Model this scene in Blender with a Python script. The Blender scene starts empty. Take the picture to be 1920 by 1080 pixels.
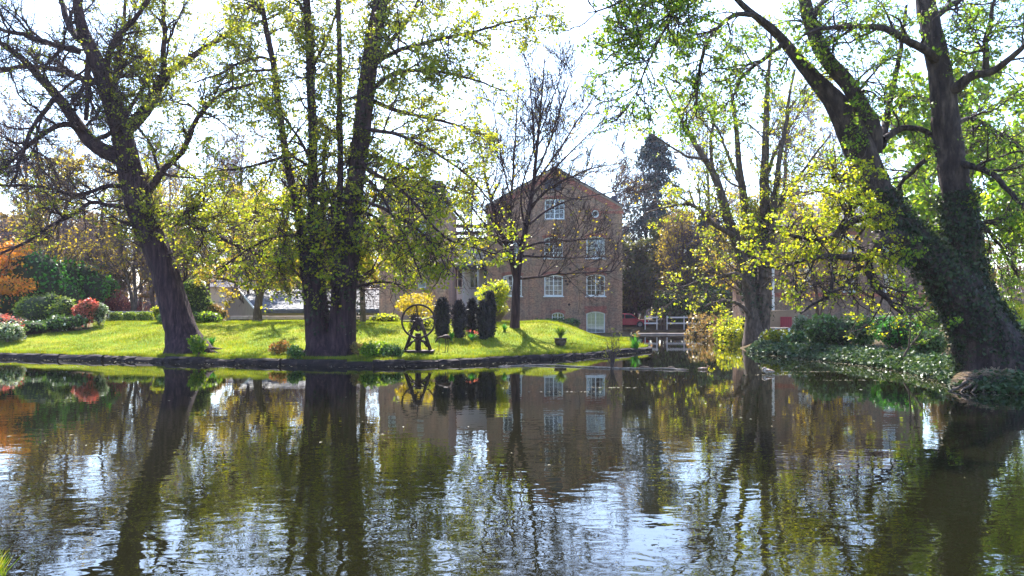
import bpy, bmesh, math
import numpy as np
from mathutils import Vector, Matrix
from mathutils.geometry import tessellate_polygon

# ------------------------------------------------------------------ camera, world, sun, exposure
sc = bpy.context.scene
COL = sc.collection
FPX, HY, CH = 1500.0, 575.0, 2.36          # focal length in photo pixels, horizon row, eye height above the water
cd = bpy.data.cameras.new('camera'); cam = bpy.data.objects.new('camera', cd); COL.objects.link(cam)
cam.location = (0, 0, CH); cam.rotation_euler = (math.radians(90), 0, 0)
cd.sensor_width = 36.0; cd.lens = 36.0 * FPX / 1920.0
cd.shift_y = (HY - 540.0) / 1920.0
cd.clip_start = 0.1; cd.clip_end = 5000
sc.camera = cam

SUN_AZ, SUN_EL = math.radians(-11.0), math.radians(50.0)      # azimuth from +Y towards +X
S = Vector((math.sin(SUN_AZ) * math.cos(SUN_EL), math.cos(SUN_AZ) * math.cos(SUN_EL), math.sin(SUN_EL)))
w = bpy.data.worlds.new('World'); sc.world = w; w.use_nodes = True
wn = w.node_tree
sky = wn.nodes.new('ShaderNodeTexSky'); sky.sky_type = 'NISHITA'; sky.sun_disc = False
sky.sun_elevation = SUN_EL; sky.sun_rotation = SUN_AZ
sky.air_density = 1.0; sky.dust_density = 1.0; sky.ozone_density = 4.0
bg = wn.nodes['Background']; bg.inputs['Strength'].default_value = 0.15
wn.links.new(sky.outputs['Color'], bg.inputs['Color'])
sl = bpy.data.lights.new('sun', 'SUN'); sl.energy = 4.6; sl.angle = math.radians(0.53); sl.color = (1.0, 0.95, 0.88)
so = bpy.data.objects.new('sun', sl); COL.objects.link(so)
so.rotation_euler = (-S).to_track_quat('-Z', 'Y').to_euler(); so.location = (0, 0, 60)
sc.view_settings.view_transform = 'Standard'; sc.view_settings.look = 'None'
sc.view_settings.exposure = 2.1; sc.view_settings.gamma = 1.0; sc.view_settings.use_curve_mapping = False
sc.render.engine = 'CYCLES'
sc.cycles.max_bounces = 6; sc.cycles.diffuse_bounces = 3; sc.cycles.glossy_bounces = 3
sc.cycles.transmission_bounces = 4; sc.cycles.transparent_max_bounces = 6
sc.cycles.caustics_reflective = False; sc.cycles.caustics_refractive = False

HAZE = .00022
# ------------------------------------------------------------------ pixel helpers
def P(px, py, Y): return Vector(((px - 960.0) / FPX * Y, Y, CH - (py - HY) / FPX * Y))
def X_(px, Y): return (px - 960.0) / FPX * Y
def Z_(py, Y): return CH - (py - HY) / FPX * Y
def W_(px, py):                      # a waterline pixel gives a point on the water
    Y = FPX * CH / (py - HY); return ((px - 960.0) / FPX * Y, Y)

# ------------------------------------------------------------------ mesh helpers
def np_mesh(name, V, F, mat, smooth=False):
    V = np.asarray(V, dtype=np.float32).reshape(-1, 3); F = np.asarray(F, dtype=np.int32)
    me = bpy.data.meshes.new(name); n = F.shape[1]
    me.vertices.add(len(V)); me.vertices.foreach_set('co', V.ravel())
    me.loops.add(F.size); me.loops.foreach_set('vertex_index', F.ravel())
    me.polygons.add(len(F)); me.polygons.foreach_set('loop_start', np.arange(0, F.size, n, dtype=np.int32))
    try: me.polygons.foreach_set('loop_total', np.full(len(F), n, dtype=np.int32))
    except Exception: pass
    me.update(calc_edges=True)
    if smooth: me.polygons.foreach_set('use_smooth', np.ones(len(F), dtype=bool))
    if mat: me.materials.append(mat)
    return me

def link(name, me, parent=None, loc=None, rz=None):
    o = bpy.data.objects.new(name, me); COL.objects.link(o)
    if parent is not None: o.parent = parent
    if loc is not None: o.location = loc
    if rz is not None: o.rotation_euler = (0, 0, rz)
    return o

def tag(o, label=None, cat=None, group=None, kind=None):
    if label: o['label'] = label
    if cat: o['category'] = cat
    if group: o['group'] = group
    if kind: o['kind'] = kind
    return o

def thing(name, label, cat, loc=(0, 0, 0), rz=0, group=None):
    o = bpy.data.objects.new(name, None); COL.objects.link(o); o.empty_display_size = 0.2
    o.location = loc; o.rotation_euler = (0, 0, rz)
    return tag(o, label, cat, group)

def copy_thing(root, loc, rz, scale, label):
    r = root.copy(); COL.objects.link(r); r.location = loc; r.rotation_euler = (0, 0, rz); r.scale = scale
    r['label'] = label
    for ch in list(root.children):
        c = ch.copy(); COL.objects.link(c); c.parent = r
    return r

class MB:
    """collects simple shapes; build() links them as one mesh object"""
    def __init__(s): s.v = []; s.f = []
    def add(s, verts, faces):
        o = len(s.v); s.v += [tuple(v) for v in verts]; s.f += [tuple(i + o for i in f) for f in faces]; return s
    def box(s, x0, x1, y0, y1, z0, z1):
        return s.add([(x0,y0,z0),(x1,y0,z0),(x1,y1,z0),(x0,y1,z0),(x0,y0,z1),(x1,y0,z1),(x1,y1,z1),(x0,y1,z1)],
                     [(0,3,2,1),(4,5,6,7),(0,1,5,4),(1,2,6,5),(2,3,7,6),(3,0,4,7)])
    def tube(s, pts, rad, n=8, cap=True, sx=1.0):
        pts = [Vector(p) for p in pts]; k = len(pts)
        rads = rad if hasattr(rad, '__len__') else [rad] * k
        rings = []
        d0 = (pts[-1] - pts[0])
        if d0.length < 1e-4: d0 = pts[1] - pts[0]
        ref = Vector((0, 1, 0)) if abs(d0.normalized().y) < .8 else Vector((1, 0, 0))
        for i, p in enumerate(pts):
            t = (pts[min(i+1, k-1)] - pts[max(i-1, 0)]).normalized()
            a = t.cross(ref).normalized(); b = t.cross(a).normalized()
            rings.append([p + (a * math.cos(2*math.pi*j/n) * sx + b * math.sin(2*math.pi*j/n)) * rads[i] for j in range(n)])
        vs = [v for r in rings for v in r]; fs = []
        for i in range(k - 1):
            for j in range(n):
                fs.append((i*n+j, i*n+(j+1) % n, (i+1)*n+(j+1) % n, (i+1)*n+j))
        if cap: fs.append(tuple(range(n-1, -1, -1))); fs.append(tuple(range((k-1)*n, k*n)))
        return s.add(vs, fs)
    def torus(s, c, R, r, n=40, m=8, ax=(1,0,0), az=(0,0,1), flat=1.0):
        ax = Vector(ax); az = Vector(az); nn = ax.cross(az); c = Vector(c); vs = []; fs = []
        for i in range(n):
            a = 2*math.pi*i/n; d = ax*math.cos(a) + az*math.sin(a)
            for j in range(m):
                b = 2*math.pi*j/m; vs.append(c + d*(R + r*math.cos(b)) + nn*r*flat*math.sin(b))
        for i in range(n):
            for j in range(m):
                fs.append((i*m+j, ((i+1) % n)*m+j, ((i+1) % n)*m+(j+1) % m, i*m+(j+1) % m))
        return s.add(vs, fs)
    def prism(s, poly, axis_from, axis_vec, ux, uz=(0,0,1)):
        """poly: list of (u,v); extruded along axis_vec"""
        o = Vector(axis_from); ux = Vector(ux); uz = Vector(uz); av = Vector(axis_vec); n = len(poly)
        a = [o + ux*u + uz*v for u, v in poly]; b = [p + av for p in a]
        fs = [tuple(range(n)), tuple(range(2*n-1, n-1, -1))]
        for i in range(n): fs.append((i, n+i, n+(i+1) % n, (i+1) % n)[::-1])
        return s.add(a + b, fs)
    def mesh(s, name, mat, smooth=False, bevel=0):
        me = bpy.data.meshes.new(name); me.from_pydata(s.v, [], s.f)
        bm = bmesh.new(); bm.from_mesh(me); bmesh.ops.recalc_face_normals(bm, faces=bm.faces)
        if bevel: bmesh.ops.bevel(bm, geom=list(bm.edges), offset=bevel, segments=1, affect='EDGES', profile=.5)
        bm.to_mesh(me); bm.free(); me.materials.append(mat)
        if smooth:
            for p in me.polygons: p.use_smooth = True
        me.update(); return me
    def build(s, name, mat, parent=None, smooth=False, bevel=0):
        return link(name, s.mesh(name, mat, smooth, bevel), parent)

# ------------------------------------------------------------------ materials
def new_mat(name):
    m = bpy.data.materials.new(name); m.use_nodes = True; m.node_tree.nodes.clear()
    nt = m.node_tree; out = nt.nodes.new('ShaderNodeOutputMaterial'); return m, nt, out
def node(nt, typ, **kw):
    n = nt.nodes.new(typ)
    for k, v in kw.items():
        if k.startswith('_'): setattr(n, k[1:], v)
        else:
            key = k.replace('__', ' ')
            n.inputs[key].default_value = v
    return n
def ramp(nt, stops):
    r = nt.nodes.new('ShaderNodeValToRGB'); e = r.color_ramp.elements
    while len(e) > 1: e.remove(e[-1])
    e[0].position = stops[0][0]; e[0].color = (*stops[0][1], 1)
    for p, c in stops[1:]:
        x = e.new(p); x.color = (*c, 1)
    return r

def leaf_mat(name, cols, trans=.5, yellow=(1.25, 1.15, .55), rough=.45, var=.35):
    """thin leaf: colour differs leaf by leaf and clump by clump, light passes through"""
    m, nt, out = new_mat(name); L = nt.links.new
    geo = nt.nodes.new('ShaderNodeNewGeometry')
    st = [(i / max(1, len(cols) - 1), c) for i, c in enumerate(cols)]
    r = ramp(nt, st); L(geo.outputs['Random Per Island'], r.inputs[0])
    nz = node(nt, 'ShaderNodeTexNoise', Scale=.9, Detail=2.0)
    tc = nt.nodes.new('ShaderNodeTexCoord'); L(tc.outputs['Object'], nz.inputs['Vector'])
    mr = node(nt, 'ShaderNodeMapRange'); mr.inputs[1].default_value = .3; mr.inputs[2].default_value = .7
    mr.inputs[3].default_value = 1 - var; mr.inputs[4].default_value = 1 + var
    L(nz.outputs['Fac'], mr.inputs[0])
    mul = nt.nodes.new('ShaderNodeVectorMath'); mul.operation = 'SCALE'
    L(r.outputs['Color'], mul.inputs[0]); L(mr.outputs[0], mul.inputs['Scale'])
    pb = node(nt, 'ShaderNodeBsdfPrincipled', Roughness=rough); pb.inputs['Specular IOR Level'].default_value = .35
    L(mul.outputs[0], pb.inputs['Base Color'])
    tr = nt.nodes.new('ShaderNodeBsdfTranslucent')
    ty = nt.nodes.new('ShaderNodeVectorMath'); ty.operation = 'MULTIPLY'; ty.inputs[1].default_value = yellow
    L(mul.outputs[0], ty.inputs[0]); L(ty.outputs[0], tr.inputs['Color'])
    mx = nt.nodes.new('ShaderNodeMixShader'); mx.inputs[0].default_value = trans
    L(pb.outputs[0], mx.inputs[1]); L(tr.outputs[0], mx.inputs[2]); L(mx.outputs[0], out.inputs[0])
    return m

def rough_mat(name, stops, scale=3.0, rough=.85, bump=.3, stretch=(1,1,1), detail=6, spec=.25, dist=.02, metal=0):
    m, nt, out = new_mat(name); L = nt.links.new
    tc = nt.nodes.new('ShaderNodeTexCoord'); mp = nt.nodes.new('ShaderNodeMapping'); mp.inputs['Scale'].default_value = stretch
    L(tc.outputs['Object'], mp.inputs[0])
    nz = node(nt, 'ShaderNodeTexNoise', Scale=scale, Detail=float(detail), Roughness=.62); L(mp.outputs[0], nz.inputs['Vector'])
    r = ramp(nt, stops); L(nz.outputs['Fac'], r.inputs[0])
    pb = node(nt, 'ShaderNodeBsdfPrincipled', Roughness=rough, Metallic=float(metal)); pb.inputs['Specular IOR Level'].default_value = spec
    L(r.outputs['Color'], pb.inputs['Base Color'])
    if bump:
        nz2 = node(nt, 'ShaderNodeTexNoise', Scale=scale*2.2, Detail=6.0); L(mp.outputs[0], nz2.inputs['Vector'])
        b = node(nt, 'ShaderNodeBump', Strength=bump, Distance=dist); L(nz2.outputs['Fac'], b.inputs['Height']); L(b.outputs[0], pb.inputs['Normal'])
    L(pb.outputs[0], out.inputs[0]); return m

def brick_mat(name, c1, c2, mortar, blotch=(.75, 1.2), tint=None):
    m, nt, out = new_mat(name); L = nt.links.new
    tc = nt.nodes.new('ShaderNodeTexCoord'); sp = nt.nodes.new('ShaderNodeSeparateXYZ'); L(tc.outputs['Object'], sp.inputs[0])
    ad = nt.nodes.new('ShaderNodeMath'); ad.operation = 'ADD'; L(sp.outputs[0], ad.inputs[0]); L(sp.outputs[1], ad.inputs[1])
    cb = nt.nodes.new('ShaderNodeCombineXYZ'); L(ad.outputs[0], cb.inputs[0]); L(sp.outputs[2], cb.inputs[1])
    bt = nt.nodes.new('ShaderNodeTexBrick'); bt.inputs['Scale'].default_value = 1.0
    bt.inputs['Brick Width'].default_value = .23; bt.inputs['Row Height'].default_value = .078; bt.inputs['Mortar Size'].default_value = .009
    bt.inputs['Color1'].default_value = (*c1, 1); bt.inputs['Color2'].default_value = (*c2, 1); bt.inputs['Mortar'].default_value = (*mortar, 1)
    L(cb.outputs[0], bt.inputs['Vector'])
    nz = node(nt, 'ShaderNodeTexNoise', Scale=.9, Detail=7.0, Roughness=.65); L(tc.outputs['Object'], nz.inputs['Vector'])
    r = ramp(nt, [(.3, (blotch[0]*.95, blotch[0], blotch[0]*1.02)), (.45, (.98, 1.0, .98)), (.55, (1.1, .96, .92)), (.72, (blotch[1]*1.06, blotch[1]*.94, blotch[1]*.88))]); L(nz.outputs['Fac'], r.inputs[0])
    nz3 = node(nt, 'ShaderNodeTexNoise', Scale=7.0, Detail=4.0); L(cb.outputs[0], nz3.inputs['Vector'])
    r3 = ramp(nt, [(.35, (.72, .72, .75)), (.65, (1.25, 1.2, 1.15))]); L(nz3.outputs['Fac'], r3.inputs[0])
    mu = nt.nodes.new('ShaderNodeVectorMath'); mu.operation = 'MULTIPLY'; L(bt.outputs['Color'], mu.inputs[0]); L(r.outputs[0], mu.inputs[1])
    mu2 = nt.nodes.new('ShaderNodeVectorMath'); mu2.operation = 'MULTIPLY'; L(mu.outputs[0], mu2.inputs[0]); L(r3.outputs[0], mu2.inputs[1])
    mp = nt.nodes.new('ShaderNodeMapping'); mp.inputs['Scale'].default_value = (1.6, 1.6, .18); L(tc.outputs['Object'], mp.inputs[0])
    n4 = node(nt, 'ShaderNodeTexNoise', Scale=1.0, Detail=6.0, Roughness=.7); L(mp.outputs[0], n4.inputs['Vector'])
    r4 = ramp(nt, [(.34, (.62, .64, .64)), (.5, (1, 1, 1)), (.68, (1.18, 1.14, 1.02))]); L(n4.outputs['Fac'], r4.inputs[0])
    mu3 = nt.nodes.new('ShaderNodeVectorMath'); mu3.operation = 'MULTIPLY'; L(mu2.outputs[0], mu3.inputs[0]); L(r4.outputs[0], mu3.inputs[1])
    pb = node(nt, 'ShaderNodeBsdfPrincipled', Roughness=.9); pb.inputs['Specular IOR Level'].default_value = .2
    L(mu3.outputs[0], pb.inputs['Base Color'])
    b = node(nt, 'ShaderNodeBump', Strength=.5, Distance=.012); L(bt.outputs['Fac'], b.inputs['Height']); b.invert = True; L(b.outputs[0], pb.inputs['Normal'])
    L(pb.outputs[0], out.inputs[0]); return m

def plain(name, col, rough=.5, metal=0., spec=.5): 
    return rough_mat(name, [(.3, tuple(c*.85 for c in col)), (.7, tuple(min(1, c*1.1) for c in col))], 6.0, rough, .08, spec=spec, metal=metal)

M = {}
M['bark_purple'] = rough_mat('bark_purple', [(.30, (.008,.004,.006)), (.5, (.038,.019,.024)), (.72, (.10,.053,.055))], 5, .9, 1.0, (1.6,1.6,.22), dist=.09)
M['bark_grey'] = rough_mat('bark_grey', [(.3, (.010,.006,.007)), (.5, (.036,.024,.024)), (.74, (.12,.082,.072))], 3.6, .88, 1.0, (1.4,1.4,.5), dist=.10)
M['bark_brown'] = rough_mat('bark_brown', [(.3, (.03,.021,.017)), (.5, (.085,.06,.046)), (.75, (.18,.13,.10))], 7, .9, .6, (1,1,.4))
M['twig'] = rough_mat('twig', [(.3, (.045,.03,.03)), (.7, (.12,.085,.075))], 5, .9, 0)
M['twig_red'] = rough_mat('twig_red', [(.3, (.09,.025,.03)), (.7, (.22,.07,.07))], 5, .9, 0)
M['twig_far'] = rough_mat('twig_far', [(.3, (.10,.07,.085)), (.7, (.20,.145,.155))], 3, .9, 0)  # hazy lavender of the far wood put into the twig colour
M['leaf_spring'] = leaf_mat('leaf_spring', [(.14,.21,.02), (.24,.29,.025), (.36,.35,.03), (.20,.26,.02)], .6)
M['leaf_yellow'] = leaf_mat('leaf_yellow', [(.40,.33,.025), (.52,.38,.03), (.30,.31,.03), (.45,.30,.04)], .55)
M['leaf_gold'] = leaf_mat('leaf_gold', [(.55,.42,.02), (.62,.46,.03), (.40,.36,.03)], .5)
M['leaf_lime'] = leaf_mat('leaf_lime', [(.16,.26,.02), (.28,.36,.02), (.44,.44,.025), (.22,.30,.02), (.56,.49,.03)], .6)
M['leaf_green'] = leaf_mat('leaf_green', [(.07,.16,.02), (.12,.23,.022), (.19,.30,.03), (.28,.35,.035)], .58)
M['leaf_dark'] = leaf_mat('leaf_dark', [(.04,.095,.026), (.07,.15,.035), (.12,.20,.05)], .32, rough=.3)
M['leaf_ivy'] = leaf_mat('leaf_ivy', [(.006,.016,.007), (.012,.028,.010), (.024,.045,.014), (.04,.06,.02)], .2, rough=.5)
M['leaf_box'] = leaf_mat('leaf_box', [(.08,.15,.02), (.15,.23,.03), (.26,.32,.05)], .4)
M['leaf_orange'] = leaf_mat('leaf_orange', [(.60,.20,.04), (.66,.30,.04), (.55,.36,.04), (.62,.25,.06)], .55, yellow=(1.2,1.0,.7))
M['leaf_pink'] = leaf_mat('leaf_pink', [(.55,.12,.09), (.60,.20,.13), (.45,.09,.08), (.50,.25,.12)], .4, yellow=(1.2,.9,.8))
M['leaf_bronze'] = leaf_mat('leaf_bronze', [(.20,.15,.05), (.28,.21,.06), (.30,.18,.09), (.20,.22,.06)], .45, yellow=(1.15,1.0,.7))
M['leaf_conifer'] = leaf_mat('leaf_conifer', [(.030,.055,.060), (.045,.075,.075), (.06,.095,.085)], .15, yellow=(1,1,.8), rough=.6)
M['leaf_cypress'] = leaf_mat('leaf_cypress', [(.022,.020,.030), (.035,.030,.040), (.05,.05,.045)], .12, yellow=(1,1,.8), rough=.6)  # backlit darkness of the cypresses put into this near-black leaf colour
M['leaf_vivid'] = leaf_mat('leaf_vivid', [(.03,.16,.03), (.06,.24,.03), (.10,.30,.04)], .45, yellow=(1.1,1.15,.5))
M['leaf_weeds_lit'] = leaf_mat('leaf_weeds_lit', [(.015,.04,.014), (.03,.07,.02), (.06,.11,.035), (.11,.15,.07)], .3, rough=.45)  # ivy ground cover in lighter colours: pale-lit glints put into the leaves
M['leaf_russet'] = leaf_mat('leaf_russet', [(.45,.17,.04), (.30,.16,.05), (.14,.18,.04), (.50,.26,.06)], .45, yellow=(1.2,1.0,.7))
M['leaf_olive'] = leaf_mat('leaf_olive', [(.05,.075,.035), (.08,.11,.045), (.14,.15,.05), (.20,.18,.06)], .4)
M['leaf_pale'] = leaf_mat('leaf_pale', [(.30,.33,.24), (.42,.44,.36), (.10,.18,.05), (.14,.22,.06)], .35, yellow=(1.1,1.1,.7))
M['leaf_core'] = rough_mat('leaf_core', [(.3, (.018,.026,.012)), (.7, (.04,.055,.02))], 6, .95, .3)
M['petal_white'] = leaf_mat('petal_white', [(.75,.75,.72), (.8,.78,.6), (.7,.7,.75)], .35, yellow=(1,1,1), var=.1)
M['iron'] = rough_mat('iron', [(.3, (.022,.014,.016)), (.55, (.045,.026,.026)), (.75, (.10,.05,.035))], 9, .62, .3, metal=.35)
M['brick_mill'] = brick_mat('brick_mill', (.36,.21,.14), (.25,.15,.105), (.33,.265,.215), (.66, 1.3))
M['brick_red'] = brick_mat('brick_red', (.36,.115,.08), (.28,.085,.065), (.30,.22,.18), (.8, 1.2))
M['brick_wing'] = brick_mat('brick_wing', (.42,.255,.20), (.34,.205,.165), (.36,.27,.23), (.8, 1.2))
M['brick_house'] = brick_mat('brick_house', (.26,.18,.13), (.20,.135,.105), (.27,.22,.19), (.75, 1.2))
M['render_tan'] = rough_mat('render_tan', [(.3, (.24,.18,.135)), (.7, (.31,.235,.18))], 2, .9, .15)
M['render_cream'] = rough_mat('render_cream', [(.3, (.66,.50,.36)), (.7, (.74,.57,.42))], 2, .9, .1)
M['white_paint'] = rough_mat('white_paint', [(.3, (.70,.70,.72)), (.7, (.80,.80,.80))], 8, .45, .08)
M['weatherboard'] = rough_mat('weatherboard', [(.3, (.68,.68,.70)), (.7, (.78,.78,.78))], 3, .55, .1, (1,1,6))
M['slate'] = rough_mat('slate', [(.28, (.07,.07,.085)), (.5, (.14,.14,.16)), (.72, (.25,.25,.275))], 2.6, .5, .5, spec=.5)
M['slate_dark'] = rough_mat('slate_dark', [(.3, (.055,.05,.062)), (.7, (.11,.10,.12))], 3, .8, .4, spec=.15)
M['stone_edge'] = rough_mat('stone_edge', [(.3, (.008,.005,.006)), (.55, (.024,.016,.015)), (.78, (.075,.05,.035))], 4, .85, .8, dist=.04)
M['stone_pale'] = rough_mat('stone_pale', [(.3, (.26,.22,.20)), (.7, (.42,.37,.34))], 4, .9, .4)
M['stone_pink'] = rough_mat('stone_pink', [(.3, (.36,.25,.21)), (.7, (.50,.37,.32))], 4, .9, .3)
M['timber_dark'] = rough_mat('timber_dark', [(.3, (.045,.032,.028)), (.7, (.11,.08,.065))], 5, .8, .4, (.4,4,4))
M['red_paint'] = plain('red_paint', (.33,.02,.045), .45)
M['car_red'] = plain('car_red', (.45,.02,.05), .22)
M['rubber'] = plain('rubber', (.02,.02,.02), .8)
M['curtain'] = rough_mat('curtain', [(.3, (.62,.64,.68)), (.7, (.78,.79,.82))], 5, .9, .2, (8,8,.3))
M['room_shade'] = plain('room_shade', (.045,.045,.055), .9)  # near-black colour stands in for the shade of unlit rooms
M['earth'] = rough_mat('earth', [(.3, (.05,.032,.02)), (.7, (.13,.085,.055))], 3, .95, .6)
M['terracotta'] = rough_mat('terracotta', [(.3, (.06,.045,.04)), (.7, (.11,.08,.07))], 5, .8, .3)
M['straw'] = rough_mat('straw', [(.3, (.14,.09,.055)), (.7, (.34,.24,.16))], 5, .9, 0)
M['dead_wood'] = rough_mat('dead_wood', [(.3, (.09,.065,.055)), (.7, (.28,.24,.21))], 6, .85, .3)
M['feather'] = rough_mat('feather', [(.35, (.09,.06,.05)), (.5, (.30,.22,.18)), (.62, (.62,.56,.50))], 14, .7, .2, (1,2,2))
M['feather_brown'] = rough_mat('feather_brown', [(.35, (.10,.05,.03)), (.6, (.30,.17,.10))], 14, .7, .2, (1,2,2))
M['bill'] = plain('bill', (.50,.24,.05), .4)

def glass_mat():
    m, nt, out = new_mat('window_glass'); L = nt.links.new
    gl = node(nt, 'ShaderNodeBsdfGlossy', Roughness=.04); gl.inputs['Color'].default_value = (.9,.93,1,1)
    tr = nt.nodes.new('ShaderNodeBsdfTransparent'); tr.inputs['Color'].default_value = (.80,.84,.86,1)
    fr = nt.nodes.new('ShaderNodeFresnel'); fr.inputs['IOR'].default_value = 1.9
    mx = nt.nodes.new('ShaderNodeMixShader'); L(fr.outputs[0], mx.inputs[0]); L(tr.outputs[0], mx.inputs[1]); L(gl.outputs[0], mx.inputs[2])
    L(mx.outputs[0], out.inputs[0]); return m
M['glass'] = glass_mat()

def water_mat():
    m, nt, out = new_mat('pond_water'); L = nt.links.new
    tc = nt.nodes.new('ShaderNodeTexCoord')
    def nz(scale, st, detail, rot=0, dis=0.0):
        mp = nt.nodes.new('ShaderNodeMapping'); mp.inputs['Scale'].default_value = st; mp.inputs['Rotation'].default_value = (0,0,rot)
        L(tc.outputs['Object'], mp.inputs[0])
        n = node(nt, 'ShaderNodeTexNoise', Scale=scale, Detail=detail, Roughness=.5, Distortion=dis); L(mp.outputs[0], n.inputs['Vector']); return n.outputs['Fac']
    a = nz(1.1, (.6,1.3,1), 2.0, .12, .4); b = nz(3.4, (.75,1.15,1), 1.5, -.2, .5); c = nz(.22, (.45,1.3,1), 3.0, .15, .6)
    d = nz(9.0, (.8,1.1,1), 1.0, .4)
    def math_(op, x, y):
        n = nt.nodes.new('ShaderNodeMath'); n.operation = op
        for i, q in enumerate((x, y)):
            if isinstance(q, (int, float)): n.inputs[i].default_value = q
            else: L(q, n.inputs[i])
        return n.outputs[0]
    hgt = math_('ADD', math_('MULTIPLY', a, .0075), math_('ADD', math_('MULTIPLY', b, .0050), math_('MULTIPLY', d, .0008)))
    # the breeze ruffles the open middle of the pond; it lies calm under the far banks
    sp = nt.nodes.new('ShaderNodeSeparateXYZ'); L(tc.outputs['Object'], sp.inputs[0])
    mr = node(nt, 'ShaderNodeMapRange'); mr.interpolation_type = 'SMOOTHSTEP'
    L(math_('ADD', sp.outputs[1], math_('MULTIPLY', c, 10.0)), mr.inputs[0])
    mr.inputs[1].default_value = 9; mr.inputs[2].default_value = 30; mr.inputs[3].default_value = 1.0; mr.inputs[4].default_value = .14
    gust = node(nt, 'ShaderNodeMapRange'); L(c, gust.inputs[0]); gust.inputs[1].default_value = .3; gust.inputs[2].default_value = .7
    gust.inputs[3].default_value = .35; gust.inputs[4].default_value = 1.2
    hh = math_('MULTIPLY', hgt, math_('MULTIPLY', mr.outputs[0], gust.outputs[0]))
    bp = node(nt, 'ShaderNodeBump', Strength=1.0, Distance=1.0); L(hh, bp.inputs['Height'])
    pb = node(nt, 'ShaderNodeBsdfPrincipled', Roughness=.015, IOR=1.5); pb.inputs['Base Color'].default_value = (.006,.006,.002,1)
    pb.inputs['Specular IOR Level'].default_value = .5
    L(bp.outputs[0], pb.inputs['Normal']); L(pb.outputs[0], out.inputs[0]); return m
M['water'] = water_mat()

# ------------------------------------------------------------------ terrain and pond
front = [W_(*p) for p in [(0,671),(150,675),(340,680),(480,683),(600,686),(700,687),(800,685),(900,681),(1000,676),(1060,672),(1100,669),(1180,662),(1218,658)]]
pond = [(-60.,40.5), (-40.,38.8)] + front + [(7.55,43.0), (7.6,44.6), (7.3,47.5), (7.6,52.), (9.0,57.), (9.6,63.), (9.9,70.)]
pond += [(18.2,70.), (17.2,63.5), (16.2,56.), (14.6,50.), (13.0,45.5)]
right_edge = [W_(*p) for p in [(1400,659),(1440,664),(1480,668),(1540,675),(1600,682),(1660,690),(1710,699),(1760,712),(1800,728),(1850,735),(1920,738),(2000,742)]]
pond += right_edge + [(19.5,19.), (24.,12.), (22.,5.0), (8.,5.2), (-2.,5.3), (-3.85,5.6), (-4.08,6.5), (-4.5,6.95), (-5.6,6.6), (-16.,7.2), (-60.,7.0)]
PP = np.array(pond)
def pond_sd(x, y):
    """signed distance to the shoreline, positive on land"""
    x = np.atleast_1d(np.asarray(x, float)); y = np.atleast_1d(np.asarray(y, float))
    A = PP; B = np.roll(PP, -1, 0); d = np.full(x.shape, 1e9); ins = np.zeros(x.shape, bool)
    for (ax, ay), (bx, by) in zip(A, B):
        ex, ey = bx - ax, by - ay
        t = np.clip(((x-ax)*ex + (y-ay)*ey) / (ex*ex + ey*ey + 1e-12), 0, 1)
        d = np.minimum(d, np.hypot(x - ax - t*ex, y - ay - t*ey))
        c = ((ay > y) != (by > y)); xi = ax + (y - ay) / (by - ay + 1e-12) * ex
        ins ^= c & (x < xi)
    return np.where(ins, -d, d)
def sm(a, b, t):
    t = np.clip((t - a) / (b - a), 0, 1); return t*t*(3 - 2*t)
def ground(x, y):
    x = np.atleast_1d(np.asarray(x, float)); y = np.atleast_1d(np.asarray(y, float))
    d = pond_sd(x, y)
    lawn = .215 + 1.25 * sm(0, 9.5, d) + .05*np.sin(x*.7 + 1)*np.sin(y*.5)*sm(1, 4, d)
    lawn = lawn + .55*np.exp(-((x - 2.6)/2.2)**2)*sm(37.5, 46, y)
    back = sm(49.5, 55, y) * sm(-24, -20, x)
    lawn = lawn*(1-back) + .28*back
    right = .06 + .34*sm(0, .8, d) + .55*sm(.8, 9, d)
    near = .18 + .5*sm(0, 3, d)
    isr = (x > 9.8) & (y > 10)
    z = np.where(isr, right, lawn)
    z = np.where(y < 14, near, z)
    lim = np.where(isr | (y < 14), 0., .22)
    z = np.where(d < lim, -.25 - .7*sm(0, 1.2, -d), z)
    far = sm(90, 400, np.hypot(x, y))
    return z + far*3.0
def gz(x, y): return float(ground(x, y)[0])
def pick(px, py, y0=30., y1=90.):
    """where the view ray through a pixel meets the ground"""
    Y = np.linspace(y0, y1, 1500); X = (px-960)/FPX*Y; Z = CH - (py-HY)/FPX*Y
    g = ground(X, Y); k = np.argmax(Z <= g) if np.any(Z <= g) else len(Y)-1
    return Vector((X[k], Y[k], g[k]))

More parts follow.
